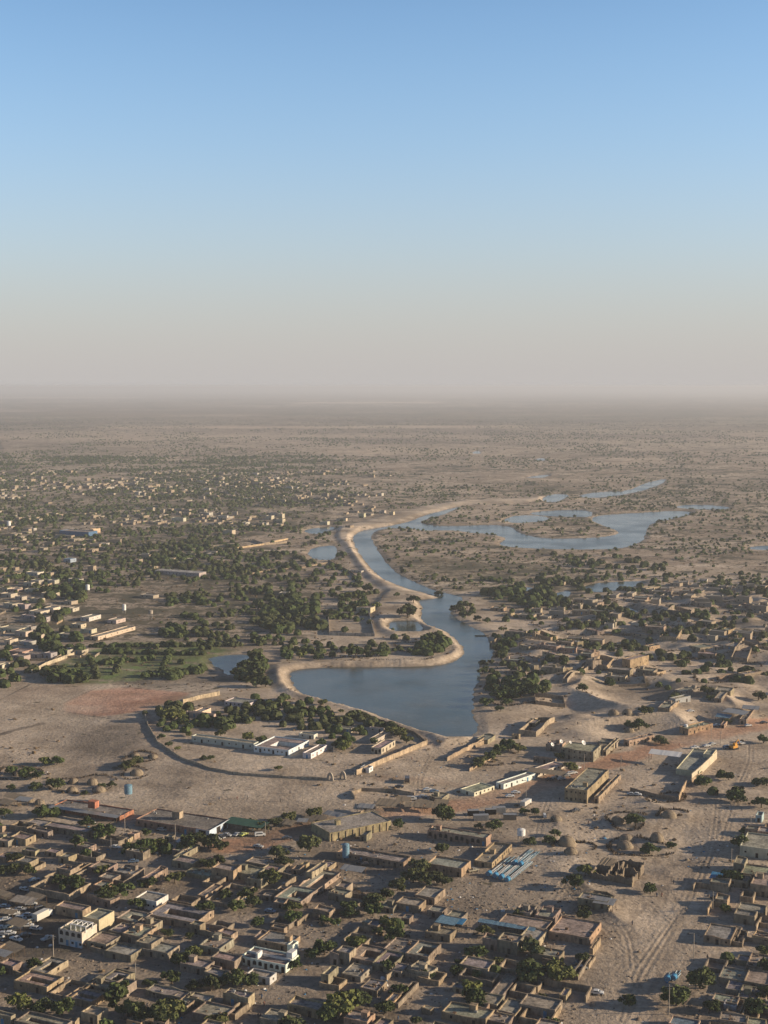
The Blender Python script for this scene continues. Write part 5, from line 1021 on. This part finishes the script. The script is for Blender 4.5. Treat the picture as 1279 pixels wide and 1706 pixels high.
# ------------------------------------------------------------------ trees and shrubs
def crown_mesh(name, n_cl, per, leaf, seed, flatten=.8, mt='leaf', gap=.25):
    r = np.random.default_rng(seed); V = []; c = []
    for i in range(n_cl):
        d = r.normal(size=3); d /= np.linalg.norm(d); d[2] = abs(d[2])*.9-.22
        c.append((d*r.uniform(.30, .86)*np.array([1, 1, flatten]), r.uniform(.13, .36)))
    for ctr, rad in c:
        d = r.normal(size=(per, 3)); d /= np.linalg.norm(d, axis=1)[:, None]; p = ctr+d*rad*r.uniform(.55, 1.08, (per, 1))*np.array([1, 1, .8])
        t1 = r.normal(size=(per, 3)); nn = d+r.normal(size=(per, 3))*.55; nn /= np.linalg.norm(nn, axis=1)[:, None]
        t1 = t1-(t1*nn).sum(1)[:, None]*nn; t1 /= np.linalg.norm(t1, axis=1)[:, None]; t2 = np.cross(nn, t1)
        s = leaf*r.uniform(.6, 1.4, (per, 1)); V.append(np.stack([p-t1*s-t2*s*.6, p+t1*s-t2*s*.7, p+t1*s*.8+t2*s, p-t1*s*.7+t2*s*.8], 1).reshape(-1, 3))
    V = np.concatenate(V); V[:, 2] -= V[:, 2].min(); V /= max(abs(V[:, :2]).max(), .01); V[:, 2] += 0
    return np_mesh(name, V, np.arange(len(V)).reshape(-1, 4), [M[mt]])
def trunk_mesh(seed):
    r = np.random.default_rng(seed); mb = MB(); lean = r.uniform(-.08, .08, 2); top = (lean[0], lean[1], .55)
    mb.cyl((0, 0, -.15), top, .075, .05, 7)
    for i in range(4):
        t = i*1.57+r.uniform(0, 1); mb.cyl((lean[0]*.8, lean[1]*.8, .45), (lean[0]+.5*math.cos(t), lean[1]+.5*math.sin(t), .95+r.uniform(0, .2)), .042, .012, 5)
    return mb.mesh('trunk', [M['bark']])
CR = [crown_mesh('crown', 26, 62, .075, 100+i, .82) for i in range(4)]+[crown_mesh('crown', 24, 60, .075, 200+i, .62, 'leaf2') for i in range(2)]
CRM = [crown_mesh('crown', 14, 26, .13, 300+i, .8) for i in range(4)]+[crown_mesh('crown', 12, 24, .13, 320+i, .7, 'leaf2') for i in range(2)]
TR = [trunk_mesh(i) for i in range(3)]
NT = {'n': 0}
CROWN_H = 1.25
def tree(x, y, z, wd, desc=None, k=None, lift=.30, hi=True):
    """wd = crown width in metres"""
    e = bpy.data.objects.new('acacia_tree', None); COL.objects.link(e); e.location = (x, y, z); e.rotation_euler = (0, 0, random.uniform(0, 6.28)); NT['n'] += 1
    P_ = CR if hi else CRM
    k = (random.choice((0, 1, 2, 3, 0, 1, 2, 3, 4, 5)) if k is None else k); r = wd/2*1.32; zs = random.uniform(.85, 1.1)
    link('crown', P_[k], e, None, (0, 0, wd*lift*.42), 0, (r, r, r*zs*.92)); link('trunk', TR[NT['n'] % 3], e, None, None, 0, (r*.95, r*.95, max(wd*.5, wd*lift*1.2)))
    if desc is None: desc = ('broad' if wd > 10 else 'mid-sized' if wd > 6.5 else 'small')+(' olive' if k > 3 else ' dark')+' acacia'
    reg(e, desc, 'tree', 'acacia trees'); FOOT.append((x, y, wd*.35)); return e
T1 = {A1: [(160,900,210),(350,935,170),(530,945,170),(1230,1000,200),(1260,700,90)],
 A2: [(280,530,150),(370,440,130),(720,690,220),(850,690,150),(375,730,120),(340,290,80),(90,1010,230),(1230,500,100),(1230,150,160),(480,80,130),(20,700,80),(920,190,110),(150,275,100)],
 A3: [(210,430,200),(100,460,130),(420,110,130),(620,100,140),(760,210,150),(800,310,170),(1090,640,110),(470,870,220),(330,935,260),(230,1000,180),(720,930,150),(990,1020,100),(210,160,100),(300,185,80),(660,260,100),(580,1010,110)],
 A4: [(290,270,140),(1130,130,120),(690,660,250),(920,670,250),(60,600,120),(410,510,90),(90,530,90),(770,820,80),(590,115,110),(1130,490,120),(230,620,90)],
 A5: [(700,720,230),(500,865,280),(95,870,150),(810,910,150),(1180,930,190),(1240,440,130),(920,70,80)],
 U1: [(740,290,120),(880,395,190),(330,205,120),(440,205,100),(40,210,120),(40,700,130),(120,690,130),(240,700,120),(500,775,120),(620,830,190),(910,925,190),(740,545,110),(1110,525,150),(1220,535,130),(1250,365,80),(690,480,90)],
 U2: [(80,480,150),(380,435,150),(500,475,180),(620,490,130),(500,645,130),(1190,250,130),(950,325,130),(860,295,110),(1070,290,110),(1140,625,130),(1020,775,180),(880,965,130),(470,1022,140),(1210,1015,140),(920,745,100),(20,520,100)],
 U3: [(130,215,140),(80,505,210),(830,300,110),(1215,235,180),(1210,515,130),(1000,695,190),(960,765,190),(1090,785,190),(1210,795,150),(830,835,150),(640,965,170),(730,905,120),(420,1015,130),(560,960,100)],
 U4: [(370,325,130),(680,450,110),(840,435,110),(890,375,95),(1060,810,170),(1150,710,140),(720,190,95),(630,185,80),(1130,1022,110),(240,310,70)],
 U5: [(150,285,160),(270,525,140),(460,480,95),(275,860,110),(1010,85,140),(1080,350,80),(920,1012,90)],
 M1: [(160,185,130),(320,175,100),(270,230,80),(250,130,140),(350,120,150),(450,100,150),(560,90,140),(650,80,100),(180,645,110),(90,705,120),(340,565,140),(430,580,100),(270,585,120),(130,660,80),(870,735,130),(970,75,90),(780,640,80),(230,620,90)],
 M2: [(760,90,110),(790,135,80),(1200,135,120),(230,275,100),(180,385,130),(110,375,110),(350,500,110),(945,815,105),(740,860,120),(1010,1000,140),(1270,865,120),(930,330,70),(400,520,70),(1240,500,110)],
 (0,1180): [(383,482,108),(485,482,108),(1110,500,110),(1170,470,100),(490,690,130),(440,660,110),(300,700,110),(100,560,110),(200,600,120),(320,600,100),(250,560,100),(950,670,70),(1060,520,90),(720,740,60),(90,700,80),(870,680,60)],
 M4: [(350,175,70),(500,240,40),(630,300,60),(710,300,80),(770,320,60),(920,420,100),(1000,450,110),(1060,500,100),(330,530,90),(530,560,130),(560,500,110),(460,540,80),(630,420,80),(780,500,70)],
 M3: [(60,260,50),(280,310,160),(350,300,120),(220,300,120),(390,340,80),(560,650,60),(620,640,60),(430,440,70),(700,440,80),(930,480,100),(1050,500,90),(200,460,60),(260,530,60),(340,560,50),(1200,730,60)],
 (420,900): []}
for o_, L_ in T1.items():
    for cx, by, w_ in L_:
        px_, py_ = o_[0]+cx/5.116, o_[1]+by/5.116; x, y, z = G(px_, py_); D_ = y*CP+(HC-z)*SP; tree(x, y, z, w_/5.116*D_/F, k=None if o_ not in (M3, M4) else random.choice((0, 2, 4, 5)))
k2 = 2.907
for cx, by, w_ in [(120,70,30),(780,305,55),(700,275,30),(750,370,90),(760,385,50),(510,345,80),(600,330,45),(370,370,60),(680,440,18),(735,460,22),(470,290,60),(515,285,55),(400,280,40),(435,300,40),(560,250,50),(500,570,75),(230,570,60),(170,585,60),(580,565,50),(620,560,50),(900,270,40),(540,560,45),(320,580,40),(300,560,40),(1120,610,40),(1190,540,55),(1200,520,40),(985,350,50),(1040,330,60),(1030,380,50),(1240,500,50),(1215,440,40),(1090,390,40),(1140,400,40),(1060,360,35),(1160,600,35),(1115,650,50),(1130,630,30)]:
    px_, py_ = 420+cx/k2, 900+by/k2; x, y, z = G(px_, py_); D_ = y*CP+(HC-z)*SP; tree(x, y, z, w_/k2*D_/F, hi=False)
# denser groves: many individual trees; what is too many or too small goes into one mass
import bisect
LOW = []            # (x,y,z,width,variant) of the mass
def inside(P, px_, py_): return sdist(P, np.array([px_]), np.array([py_]), 1e6)[0] < 0
GROVE = [ # polygon px, number, width m lo, hi
 ([(455,990),(500,985),(530,1000),(538,1050),(500,1055),(440,1055),(420,1040),(440,1010)], 90, 6, 11),
 ([(465,1084),(700,1080),(700,1093),(465,1097)], 34, 4, 7),
 ([(710,1045),(730,1040),(745,1060),(748,1078),(720,1097),(690,1095),(688,1085),(706,1075)], 36, 7, 11),
 ([(400,1100),(430,1090),(448,1120),(448,1145),(425,1150),(395,1130)], 34, 8, 12),
 ([(830,985),(870,975),(920,985),(945,1010),(900,1015),(850,1008),(790,985)], 44, 7, 12),
 ([(440,1165),(500,1162),(560,1180),(610,1195),(590,1220),(540,1240),(500,1215),(440,1200),(390,1190),(390,1170)], 60, 4, 7.5),
 ([(270,1175),(310,1180),(330,1200),(400,1215),(370,1225),(310,1215),(280,1200)], 20, 5, 8),
 ([(790,1130),(850,1125),(900,1145),(915,1160),(870,1165),(810,1160)], 22, 6, 9),
 ([(820,1140),(870,1135),(910,1150),(830,1165)], 10, 6, 9),
 ([(75,1120),(145,1122),(140,1138),(80,1138)], 26, 7, 10),
 ([(60,1040),(130,1055),(140,1085),(100,1100),(60,1085),(50,1060)], 24, 7, 11),
 ([(0,1080),(50,1090),(60,1140),(20,1150),(0,1145)], 14, 5, 9),
 ([(50,1000),(130,1010),(125,1045),(60,1040),(20,1020)], 14, 6, 10),
 ([(60,985),(140,975),(140,1005),(80,1000)], 22, 8, 12),
 ([(270,1125),(340,1110),(345,1120),(275,1135)], 14, 5, 8),
 ([(420,925),(480,922),(535,940),(500,950),(430,955),(360,950)], 60, 4, 8),
 ([(250,905),(330,900),(400,930),(420,955),(340,955),(260,950),(240,930)], 110, 5, 9),
 ([(0,925),(60,930),(110,955),(200,950),(240,975),(130,985),(0,980)], 70, 5, 9),
 ([(270,1000),(340,990),(345,1010),(280,1010)], 20, 5, 8),
 ([(390,985),(450,980),(455,1005),(400,1012)], 16, 6, 9),
 ([(270,1045),(350,1050),(350,1060),(270,1062)], 20, 5, 9),
 ([(560,900),(575,905),(585,935),(575,945),(560,925)], 14, 4, 7),
 ([(600,1000),(620,1005),(620,1020),(560,1022),(560,1012)], 14, 6, 9),
 ([(920,925),(1010,925),(1130,935),(1150,950),(1050,950),(960,945)], 50, 5, 9),
 ([(1000,1010),(1060,1020),(1060,1050),(1010,1045),(985,1030)], 22, 5, 8),
 ([(1210,1120),(1279,1110),(1279,1140),(1230,1145)], 10, 5, 8),
 ([(760,1005),(780,1000),(790,1020),(770,1035),(757,1020)], 10, 5, 8),
 ([(820,1065),(845,1060),(850,1100),(830,1100),(822,1080)], 10, 5, 8),
]
cand = []
for a_, b_, n_ in [((150,1078),(400,1076),44),((175,1088),(345,1092),26),((130,1110),(250,1100),14),((240,1128),(345,1116),20),((150,1096),(160,1130),10),((285,1078),(270,1128),12),((215,1082),(190,1125),9)]:
    for t_ in np.linspace(0, 1, n_): cand.append((a_[0]+(b_[0]-a_[0])*t_+random.uniform(-3, 3), a_[1]+(b_[1]-a_[1])*t_+random.uniform(-1, 1), random.uniform(3, 6.5)))
for P_, n_ in (([(300,1200),(420,1175),(600,1195),(690,1235),(640,1225),(560,1255),(520,1225),(440,1210),(330,1218)], 80), ([(250,1190),(300,1182),(320,1225),(270,1225)], 22)):
    cand += [('g', P_, n_)]
def grove_pts(P, n_):
    xs = [p[0] for p in P]; ys = [p[1] for p in P]; o = []; t = 0
    while len(o) < n_ and t < 40:
        a = rng.uniform(min(xs), max(xs), n_*3); b_ = rng.uniform(min(ys), max(ys), n_*3); d = sdist(P, a, b_, 1e6); o += [(p, q) for p, q, s in zip(a, b_, d) if s < 0]; t += 1
    return o[:n_]
GROVE += [(c[1], c[2], 3.5, 7) for c in cand if c[0] == 'g']; cand = [c for c in cand if c[0] != 'g']
for P_, n_, lo, hi_ in GROVE:
    for px_, py_ in grove_pts(P_, n_): cand.append((px_, py_, rng.uniform(lo, hi_)))
# scattered over the land by world area
def scatter(n_, dens, lo, hi_, ymin=735, ymax=1330):
    xs = rng.uniform(-1, 1, n_*3); ys = rng.uniform(0, 1, n_*3)
    y0 = gnd(640, ymax)[1]; y1 = gnd(640, ymin)[1]; Y_ = np.sqrt(y0*y0+(y1*y1-y0*y0)*ys); X_ = xs*Y_*.42
    px_, py_ = proj(X_, Y_); p = dens(px_, py_, X_, Y_); k = rng.uniform(0, 1, len(p)) < p
    X_, Y_ = X_[k][:n_], Y_[k][:n_]; return X_, Y_
def dens_left(px_, py_, X_, Y_):
    d = ss(640, 500, px_)*ss(735, 775, py_)*ss(1010, 950, py_); f_ = fbm(X_, Y_, 110, 201, 3); d = d*np.clip((f_-.33)*3.2, .04, 1)
    d = d*(1-.9*(sdist([(380,885),(560,890),(570,925),(500,925),(400,915)], px_, py_, 1e5) < 0)); return d
def dens_right(px_, py_, X_, Y_):
    d = ss(600, 640, px_)*ss(790, 830, py_)*ss(1010, 960, py_)*.55; f_ = fbm(X_, Y_, 60, 211, 3); return d*np.clip((f_-.40)*4, .08, 1)
def dens_dune(px_, py_, X_, Y_):
    d = ss(800, 850, px_)*ss(950, 980, py_)*ss(1190, 1080, py_); f_ = fbm(X_, Y_, 38, 221, 3); return d*np.clip((f_-.45)*4, .05, 1)
def dens_mid(px_, py_, X_, Y_):
    d = ss(690, 730, py_)*ss(960, 900, py_)*.9; f_ = fbm(X_, Y_*.6, 170, 231, 4); return d*np.clip((f_-.42)*5, .03, 1)
def dens_open(px_, py_, X_, Y_):
    d = ss(930, 960, py_)*ss(1110, 1080, py_)*ss(700, 640, px_)*ss(240, 300, px_); f_ = fbm(X_, Y_, 40, 241, 3); return d*np.clip((f_-.42)*4, .1, 1)
sc = []
for fn, n_, lo, hi_, a_, b_ in ((dens_left, 12500, 2.5, 7, 760, 1010), (dens_right, 5200, 1.8, 5, 790, 1010), (dens_dune, 900, 3.5, 7.5, 950, 1190), (dens_mid, 16000, 2.5, 6.5, 692, 960), (dens_open, 420, 3, 7, 930, 1110)):
    X_, Y_ = scatter(n_*6, fn, lo, hi_, a_, b_); X_, Y_ = X_[:n_], Y_[:n_]; W_ = rng.uniform(lo, hi_, len(X_)); sc.append(np.stack([X_, Y_, W_], 1))
sc = np.concatenate(sc)
cx_ = np.array([c[0] for c in cand]); cy_ = np.array([c[1] for c in cand]); cw = np.array([c[2] for c in cand]); gxx, gyy = gnd(cx_, cy_)
sc = np.concatenate([sc, np.stack([gxx, gyy, cw], 1)])
tx = []
for P_, n_ in ((TOWN[0], 55), (TOWN[1], 12), ([(-20,1330),(400,1400),(540,1420),(400,1450),(-20,1400)], 14), ([(1150,1300),(1279,1280),(1279,1360),(1180,1360)], 6)):
    tx += [(*gnd(p, q), random.uniform(4, 8.5)) for p, q in grove_pts(P_, n_)]
sc = np.concatenate([sc, np.array(tx)])
ok = water_sd(sc[:, 0], sc[:, 1]) > 4
ok &= sdist(sandW, sc[:, 0], sc[:, 1], 30) > 2
for Lw, hw, s in roadsW[:1]: ok &= sdist(Lw, sc[:, 0], sc[:, 1], 30, False) > hw+2
sc = sc[ok]; FA = np.array(FOOT); keep = np.ones(len(sc), bool)
for fx, fy, fr in FA: keep &= (np.abs(sc[:, 0]-fx) > fr*.8) | (np.abs(sc[:, 1]-fy) > fr*.8)
sc = sc[keep]; sz = terrain(sc[:, 0], sc[:, 1])
appar = sc[:, 2]/np.hypot(sc[:, 1], 200); pxs, pys = proj(sc[:, 0], sc[:, 1]); appar = np.where((pxs < -20) | (pxs > 1300), 0, appar)
order = np.argsort(-appar); ROOM = max(0, 298-NT['n'])
inpark = sdist(parkW, sc[:, 0], sc[:, 1]) < 0
for i in order[:ROOM]: tree(sc[i, 0], sc[i, 1], float(sz[i]), sc[i, 2], hi=False, k=random.choice((4, 5, 4, 0)) if inpark[i] else None)
rest = order[ROOM:]
# the mass: every remaining tree or bush as a small clump of leaf faces, joined
def blob(seed, q):
    r = np.random.default_rng(seed); d = r.normal(size=(q, 3)); d /= np.linalg.norm(d, axis=1)[:, None]; d[:, 2] = np.abs(d[:, 2])*.95-.05
    p = d*np.array([.42, .42, .55])*r.uniform(.7, 1.1, (q, 1)); p[:, 2] += .14; t1 = np.cross(d, r.normal(size=(q, 3))); t1 /= np.linalg.norm(t1, axis=1)[:, None]; t2 = np.cross(d, t1); s = .2*r.uniform(.7, 1.3, (q, 1))
    return np.stack([p-t1*s-t2*s, p+t1*s-t2*s*.8, p+t1*s*.8+t2*s, p-t1*s+t2*s*.9], 1).reshape(-1, 3)
def mass(name, ids, q, mt, label, squash=1.0):
    B_ = [blob(400+i, q) for i in range(12)]; V = []
    for j, i in enumerate(ids):
        b_ = B_[j % 12]; w_ = sc[i, 2]; a = rng.uniform(0, 6.28); c_, s_ = math.cos(a), math.sin(a)
        V.append(np.stack([(b_[:, 0]*c_-b_[:, 1]*s_)*w_*1.1+sc[i, 0], (b_[:, 0]*s_+b_[:, 1]*c_)*w_*1.1+sc[i, 1], b_[:, 2]*w_*squash+sz[i]], 1))
    V = np.concatenate(V); o = link(name, np_mesh(name, V, np.arange(len(V)).reshape(-1, 4), [M[mt]])); o['kind'] = 'stuff'; o['label'] = label; o['category'] = 'trees'
rest = list(rest); nearr = [i for i in rest if appar[i] > .0032]; farr = [i for i in rest if appar[i] <= .0032]
mass('distant_trees', nearr, 34, 'leaf', 'many smaller dark trees scattered through the town and dunes'); mass('far_woodland', farr, 12, 'leaf', 'far scattered trees reading as dark dots over the plain')
# dry shrubs close to the dunes and yards
NS = 5200
xs_, ys_ = scatter(NS*4, lambda a, b_, c_, d_: np.where((b_ > 880), 1, .6)*np.clip((fbm(c_, d_, 25, 251, 3)-.45)*4, .02, 1)*(1-.8*ss(1330, 1400, b_)), 1, 2, 880, 1700)
xs_, ys_ = xs_[:NS], ys_[:NS]; ok = (water_sd(xs_, ys_) > 2); 
for k_ in ('field2', 'redfield'): ok &= sdist(masksW[k_], xs_, ys_, 30) > 1
for Lw, hw, s in roadsW[:1]: ok &= sdist(Lw, xs_, ys_, 30, False) > hw
for Lw in tracksW: ok &= sdist(Lw, xs_, ys_, 30, False) > 5
pp = proj(xs_, ys_); ok &= ~((pp[0] > 120) & (pp[0] < 540) & (pp[1] > 1195) & (pp[1] < 1365) & (rng.uniform(size=len(xs_)) < .93))
xs_, ys_ = xs_[ok], ys_[ok]; zz_ = terrain(xs_, ys_); V = []
B_ = [blob(600+i, 9) for i in range(12)]
for j in range(len(xs_)):
    w_ = rng.uniform(.7, 2.4); b_ = B_[j % 12]; V.append(np.stack([b_[:, 0]*w_*1.3+xs_[j], b_[:, 1]*w_*1.3+ys_[j], b_[:, 2]*w_*.7+zz_[j]], 1))
V = np.concatenate(V); o = link('dry_scrub', np_mesh('dry_scrub', V, np.arange(len(V)).reshape(-1, 4), [M['leafdry']])); o['kind'] = 'stuff'; o['label'] = 'low dry scrub dotted over the sand and waste ground'; o['category'] = 'scrub'
# ------------------------------------------------------------------ the far houses: one mass
fp = []
def town_pts(n_, fn, a_, b_): X_, Y_ = scatter(n_*8, fn, 0, 0, a_, b_); return X_[:n_], Y_[:n_]
def d_left(px_, py_, X_, Y_):
    d = ss(660, 560, px_)*ss(778, 800, py_)*ss(1030, 960, py_)*(1-.97*(sdist([(370,885),(600,870),(620,980),(420,990),(250,960),(380,930)], px_, py_, 1e5) < 0)); return d*np.clip((fbm(X_, Y_, 110, 261, 3)-.44)*6, .03, 1)
def d_left2(px_, py_, X_, Y_): return ss(150, 110, px_)*ss(955, 985, py_)*ss(1145, 1120, py_)
def d_dune(px_, py_, X_, Y_): return ss(830, 880, px_)*ss(985, 1010, py_)*ss(1165, 1120, py_)*np.clip((fbm(X_, Y_, 45, 271, 2)-.42)*4, .02, 1)
def d_dune2(px_, py_, X_, Y_): return ss(860, 900, px_)*ss(960, 985, py_)*ss(1085, 1060, py_)*np.clip((fbm(X_, Y_, 45, 271, 2)-.38)*4, .02, 1)
MBF = MB(); cnt = 0; ivb = 0
for fn, n_, a_, b_ in ((d_left, 850, 775, 1030), (d_dune2, 150, 950, 1085), (d_left2, 60, 955, 1145), (d_dune, 95, 985, 1165)):
    X_, Y_ = town_pts(n_, fn, a_, b_); W_ = water_sd(X_, Y_); Zt = terrain(X_, Y_)
    for x, y, w_, z in zip(X_, Y_, W_, Zt):
        if w_ < 12 or any((x-f[0])**2+(y-f[1])**2 < (f[2]+7)**2 for f in FOOT[:1]): continue
        px_, py_ = proj(x, y)
        if fn not in (d_left, d_dune2):
            if min((x-f[0])**2+(y-f[1])**2-(f[2]+6)**2 for f in FOOT if f[2] > 3 or True) < 0 and fn is d_dune: continue
            h_ = random.uniform(2.6, 4.2); ww, dd_ = random.uniform(6, 16), random.uniform(5, 10)
            kd = 'mud' if fn is d_dune else 'paint'
            build_house(x, y, float(z), h_, ww, dd_, TH+random.gauss(0, .12), kd, col=None if kd == 'mud' else random.choice([(.46,.40,.31),(.40,.33,.25),(.36,.32,.28)]), name=None if kd == 'mud' else 'town_block', group=kd == 'mud', desc=None if kd == 'mud' else random.choice(['small', 'low', 'plain'])+' pale block among the left trees')
            if random.random() < .35: wall_path([(x+q[0]*12, y+q[1]*9) for q in ((-.5,-1.2),(1,-1.2),(1.1,.6))], 1.7, random.choice(MUD), px=False, desc='low mud wall beside a dune house')
            continue
        a = TH+random.gauss(0, .15)+random.choice((0, 0, math.pi/2)); u, v = (math.cos(a), math.sin(a)), (-math.sin(a), math.cos(a)); ww, dd_, h_ = random.uniform(6, 17), random.uniform(5, 9), random.choice((2.4, 2.8, 3, 3.4, 5.5))
        def P3(lx, ly, lz): return (x+u[0]*lx+v[0]*ly, y+u[1]*lx+v[1]*ly, float(z)+lz)
        m_ = random.choice((0, 0, 0, 0, 1, 1, 1, 0, 1, 2)); x0, x1, y0, y1 = -ww/2, ww/2, -dd_/2, dd_/2
        MBF.add([P3(x0, y0, -1), P3(x1, y0, -1), P3(x1, y1, -1), P3(x0, y1, -1), P3(x0, y0, h_), P3(x1, y0, h_), P3(x1, y1, h_), P3(x0, y1, h_)], [(0,1,5,4),(1,2,6,5),(2,3,7,6),(3,0,4,7)], m_)
        MBF.add([P3(x0+.3, y0+.3, h_-.4), P3(x1-.3, y0+.3, h_-.4), P3(x1-.3, y1-.3, h_-.4), P3(x0+.3, y1-.3, h_-.4), P3(x0, y0, h_), P3(x1, y0, h_), P3(x1, y1, h_), P3(x0, y1, h_)], [(0,1,2,3)], 3)
        MBF.add([P3(x0, y0, h_), P3(x1, y0, h_), P3(x1, y1, h_), P3(x0, y1, h_), P3(x0+.3, y0+.3, h_-.4), P3(x1-.3, y0+.3, h_-.4), P3(x1-.3, y1-.3, h_-.4), P3(x0+.3, y1-.3, h_-.4)], [(0,1,5,4),(1,2,6,5),(2,3,7,6),(3,0,4,7)], m_)
        for q in range(int(ww/5)): lx = x0+2+q*5; MBF.add([P3(lx, y0-.03, 1), P3(lx+1, y0-.03, 1), P3(lx+1, y0-.03, 2.2), P3(lx, y0-.03, 2.2)], [(0,1,2,3)], 4)
def fm(name, c, nz=.25): return flat(name, c, .9, 0, nz, .1)
o = link('distant_houses', MBF.mesh('distant_houses', [fm('far_mud_wall', (.31,.245,.175)), fm('far_tan_wall', (.32,.27,.205)), fm('far_white_wall', (.42,.38,.32)), fm('far_roof', (.27,.24,.20)), M['dark']]))
o['kind'] = 'stuff'; o['label'] = 'far flat-roofed houses packed among the town trees'; o['category'] = 'houses'
# straight far road at the left edge, hedgelike
P_ = [G(-6,735),G(16,788)]
# rubble and small debris through the near streets
r = np.random.default_rng(5); NR = 9000
X_, Y_ = scatter(NR*5, lambda a, b_, c_, d_: (.25+.75*ss(1340, 1420, b_))*(1-.93*ss(980, 1040, a)*ss(1170, 1120, a))*np.clip((fbm(c_, d_, 18, 281, 3)-.38)*4, .05, 1), 0, 0, 1250, 1760); X_, Y_ = X_[:NR], Y_[:NR]
ok = np.ones(len(X_), bool)
for Lw, hw, s in roadsW[:1]: ok &= sdist(Lw, X_, Y_, 30, False) > hw*.8
pp = proj(X_, Y_); ok &= ~((pp[0] > 90) & (pp[0] < 560) & (pp[1] > 1195) & (pp[1] < 1362) & (r.uniform(size=len(X_)) < .97)); ok &= water_sd(X_, Y_) > 4
X_, Y_ = X_[ok], Y_[ok]; Zt = terrain(X_, Y_); V = []; Fq = []
for j in range(len(X_)):
    s = r.uniform(.12, .55)*(2.0 if r.uniform() < .06 else 1); b_ = np.array([(-1,-1,-.3),(1,-1,-.3),(1,1,-.3),(-1,1,-.3),(-.6,-.6,.9),(.6,-.6,.8),(.6,.5,.9),(-.6,.6,.6)])*s*r.uniform(.6, 1.4, (8, 3)); b_[:, 2] *= .6
    k = 8*j; V.append(b_+np.array([X_[j], Y_[j], Zt[j]])); Fq += [(k,k+1,k+5,k+4),(k+1,k+2,k+6,k+5),(k+2,k+3,k+7,k+6),(k+3,k,k+4,k+7),(k+4,k+5,k+6,k+7)]
mi_ = np.repeat(r.choice(5, len(X_), p=[.68, .14, .08, .06, .04]), 5); o = link('rubble', np_mesh('rubble', np.concatenate(V), np.array(Fq), [M['rubble'], M['dark'], M['mat'], M['white'], M['blue']], False, mi_)); o['kind'] = 'stuff'; o['label'] = 'mud rubble and litter strewn along lanes and yards'; o['category'] = 'rubble'
# ------------------------------------------------------------------ haze
hb = MB(); hb.box(-60000, -2000, -25, 60000, 90000, 206); hm, n, b = mat('dusty_air'); n.nodes.remove(b)
pv = N(n, 'ShaderNodeVolumePrincipled'); pv.inputs['Color'].default_value = (.575, .60, .645, 1); pv.inputs['Density'].default_value = HAZE; pv.inputs['Anisotropy'].default_value = .1
pv.inputs['Density Attribute'].default_value = ''; pv.inputs['Color Attribute'].default_value = ''; pv.inputs['Temperature Attribute'].default_value = ''
n.links.new(pv.outputs[0], n.nodes['Material Output'].inputs['Volume'])
o = link('haze', hb.mesh('haze', [hm])); o['kind'] = 'stuff'
# ------------------------------------------------------------------ words that single each thing out
ORD = ['nearest', 'second', 'third', 'fourth', 'fifth', 'sixth', 'seventh', 'eighth', 'ninth', 'tenth', 'eleventh', 'twelfth', 'thirteenth', 'fourteenth', 'fifteenth', 'sixteenth', 'seventeenth', 'eighteenth', 'nineteenth', 'twentieth']+['twenty-'+q for q in ('first','second','third','fourth','fifth','sixth','seventh','eighth','ninth')]+['thirtieth']
desc_n = {}
for o, d, c in REG: desc_n[d] = desc_n.get(d, 0)+1
bpy.context.view_layer.update()
keys = {}
for o, d, c in REG:
    if desc_n[d] == 1: o['label'] = d; continue
    px_, py_ = proj(*o.location); best = sorted((math.hypot(px_-l[0], (py_-l[1])*1.6), l) for l in LM); dist, l = best[0]
    dx, dy = px_-l[0], py_-l[1]
    rel = ('right of' if dx > 0 else 'left of') if abs(dx) > abs(dy)*1.3 else ('behind' if dy < 0 else 'in front of')
    keys.setdefault((d, rel, l[2]), []).append((dist, o))
for (d, rel, ln), L_ in keys.items():
    L_.sort(key=lambda t: t[0])
    for i, (q, o) in enumerate(L_):
        if len(L_) == 1: s = f'{d}, just {rel} {ln}' if q < 60 else f'{d}, {rel} {ln}'
        else: s = f'{d}, {ORD[min(i, 29)]} {rel} {ln}'
        o['label'] = s
long_ = [o['label'] for o, d, c in REG if len(o['label'].split()) > 16 or len(o['label'].split()) < 4]
print('labels', len(REG), 'long', len(long_), long_[:6], 'sheds', SHED['n'], 'trees', NT['n'], 'houses', CNT['n'], 'mass', len(nearr), len(farr), 'objs', len(S.objects))
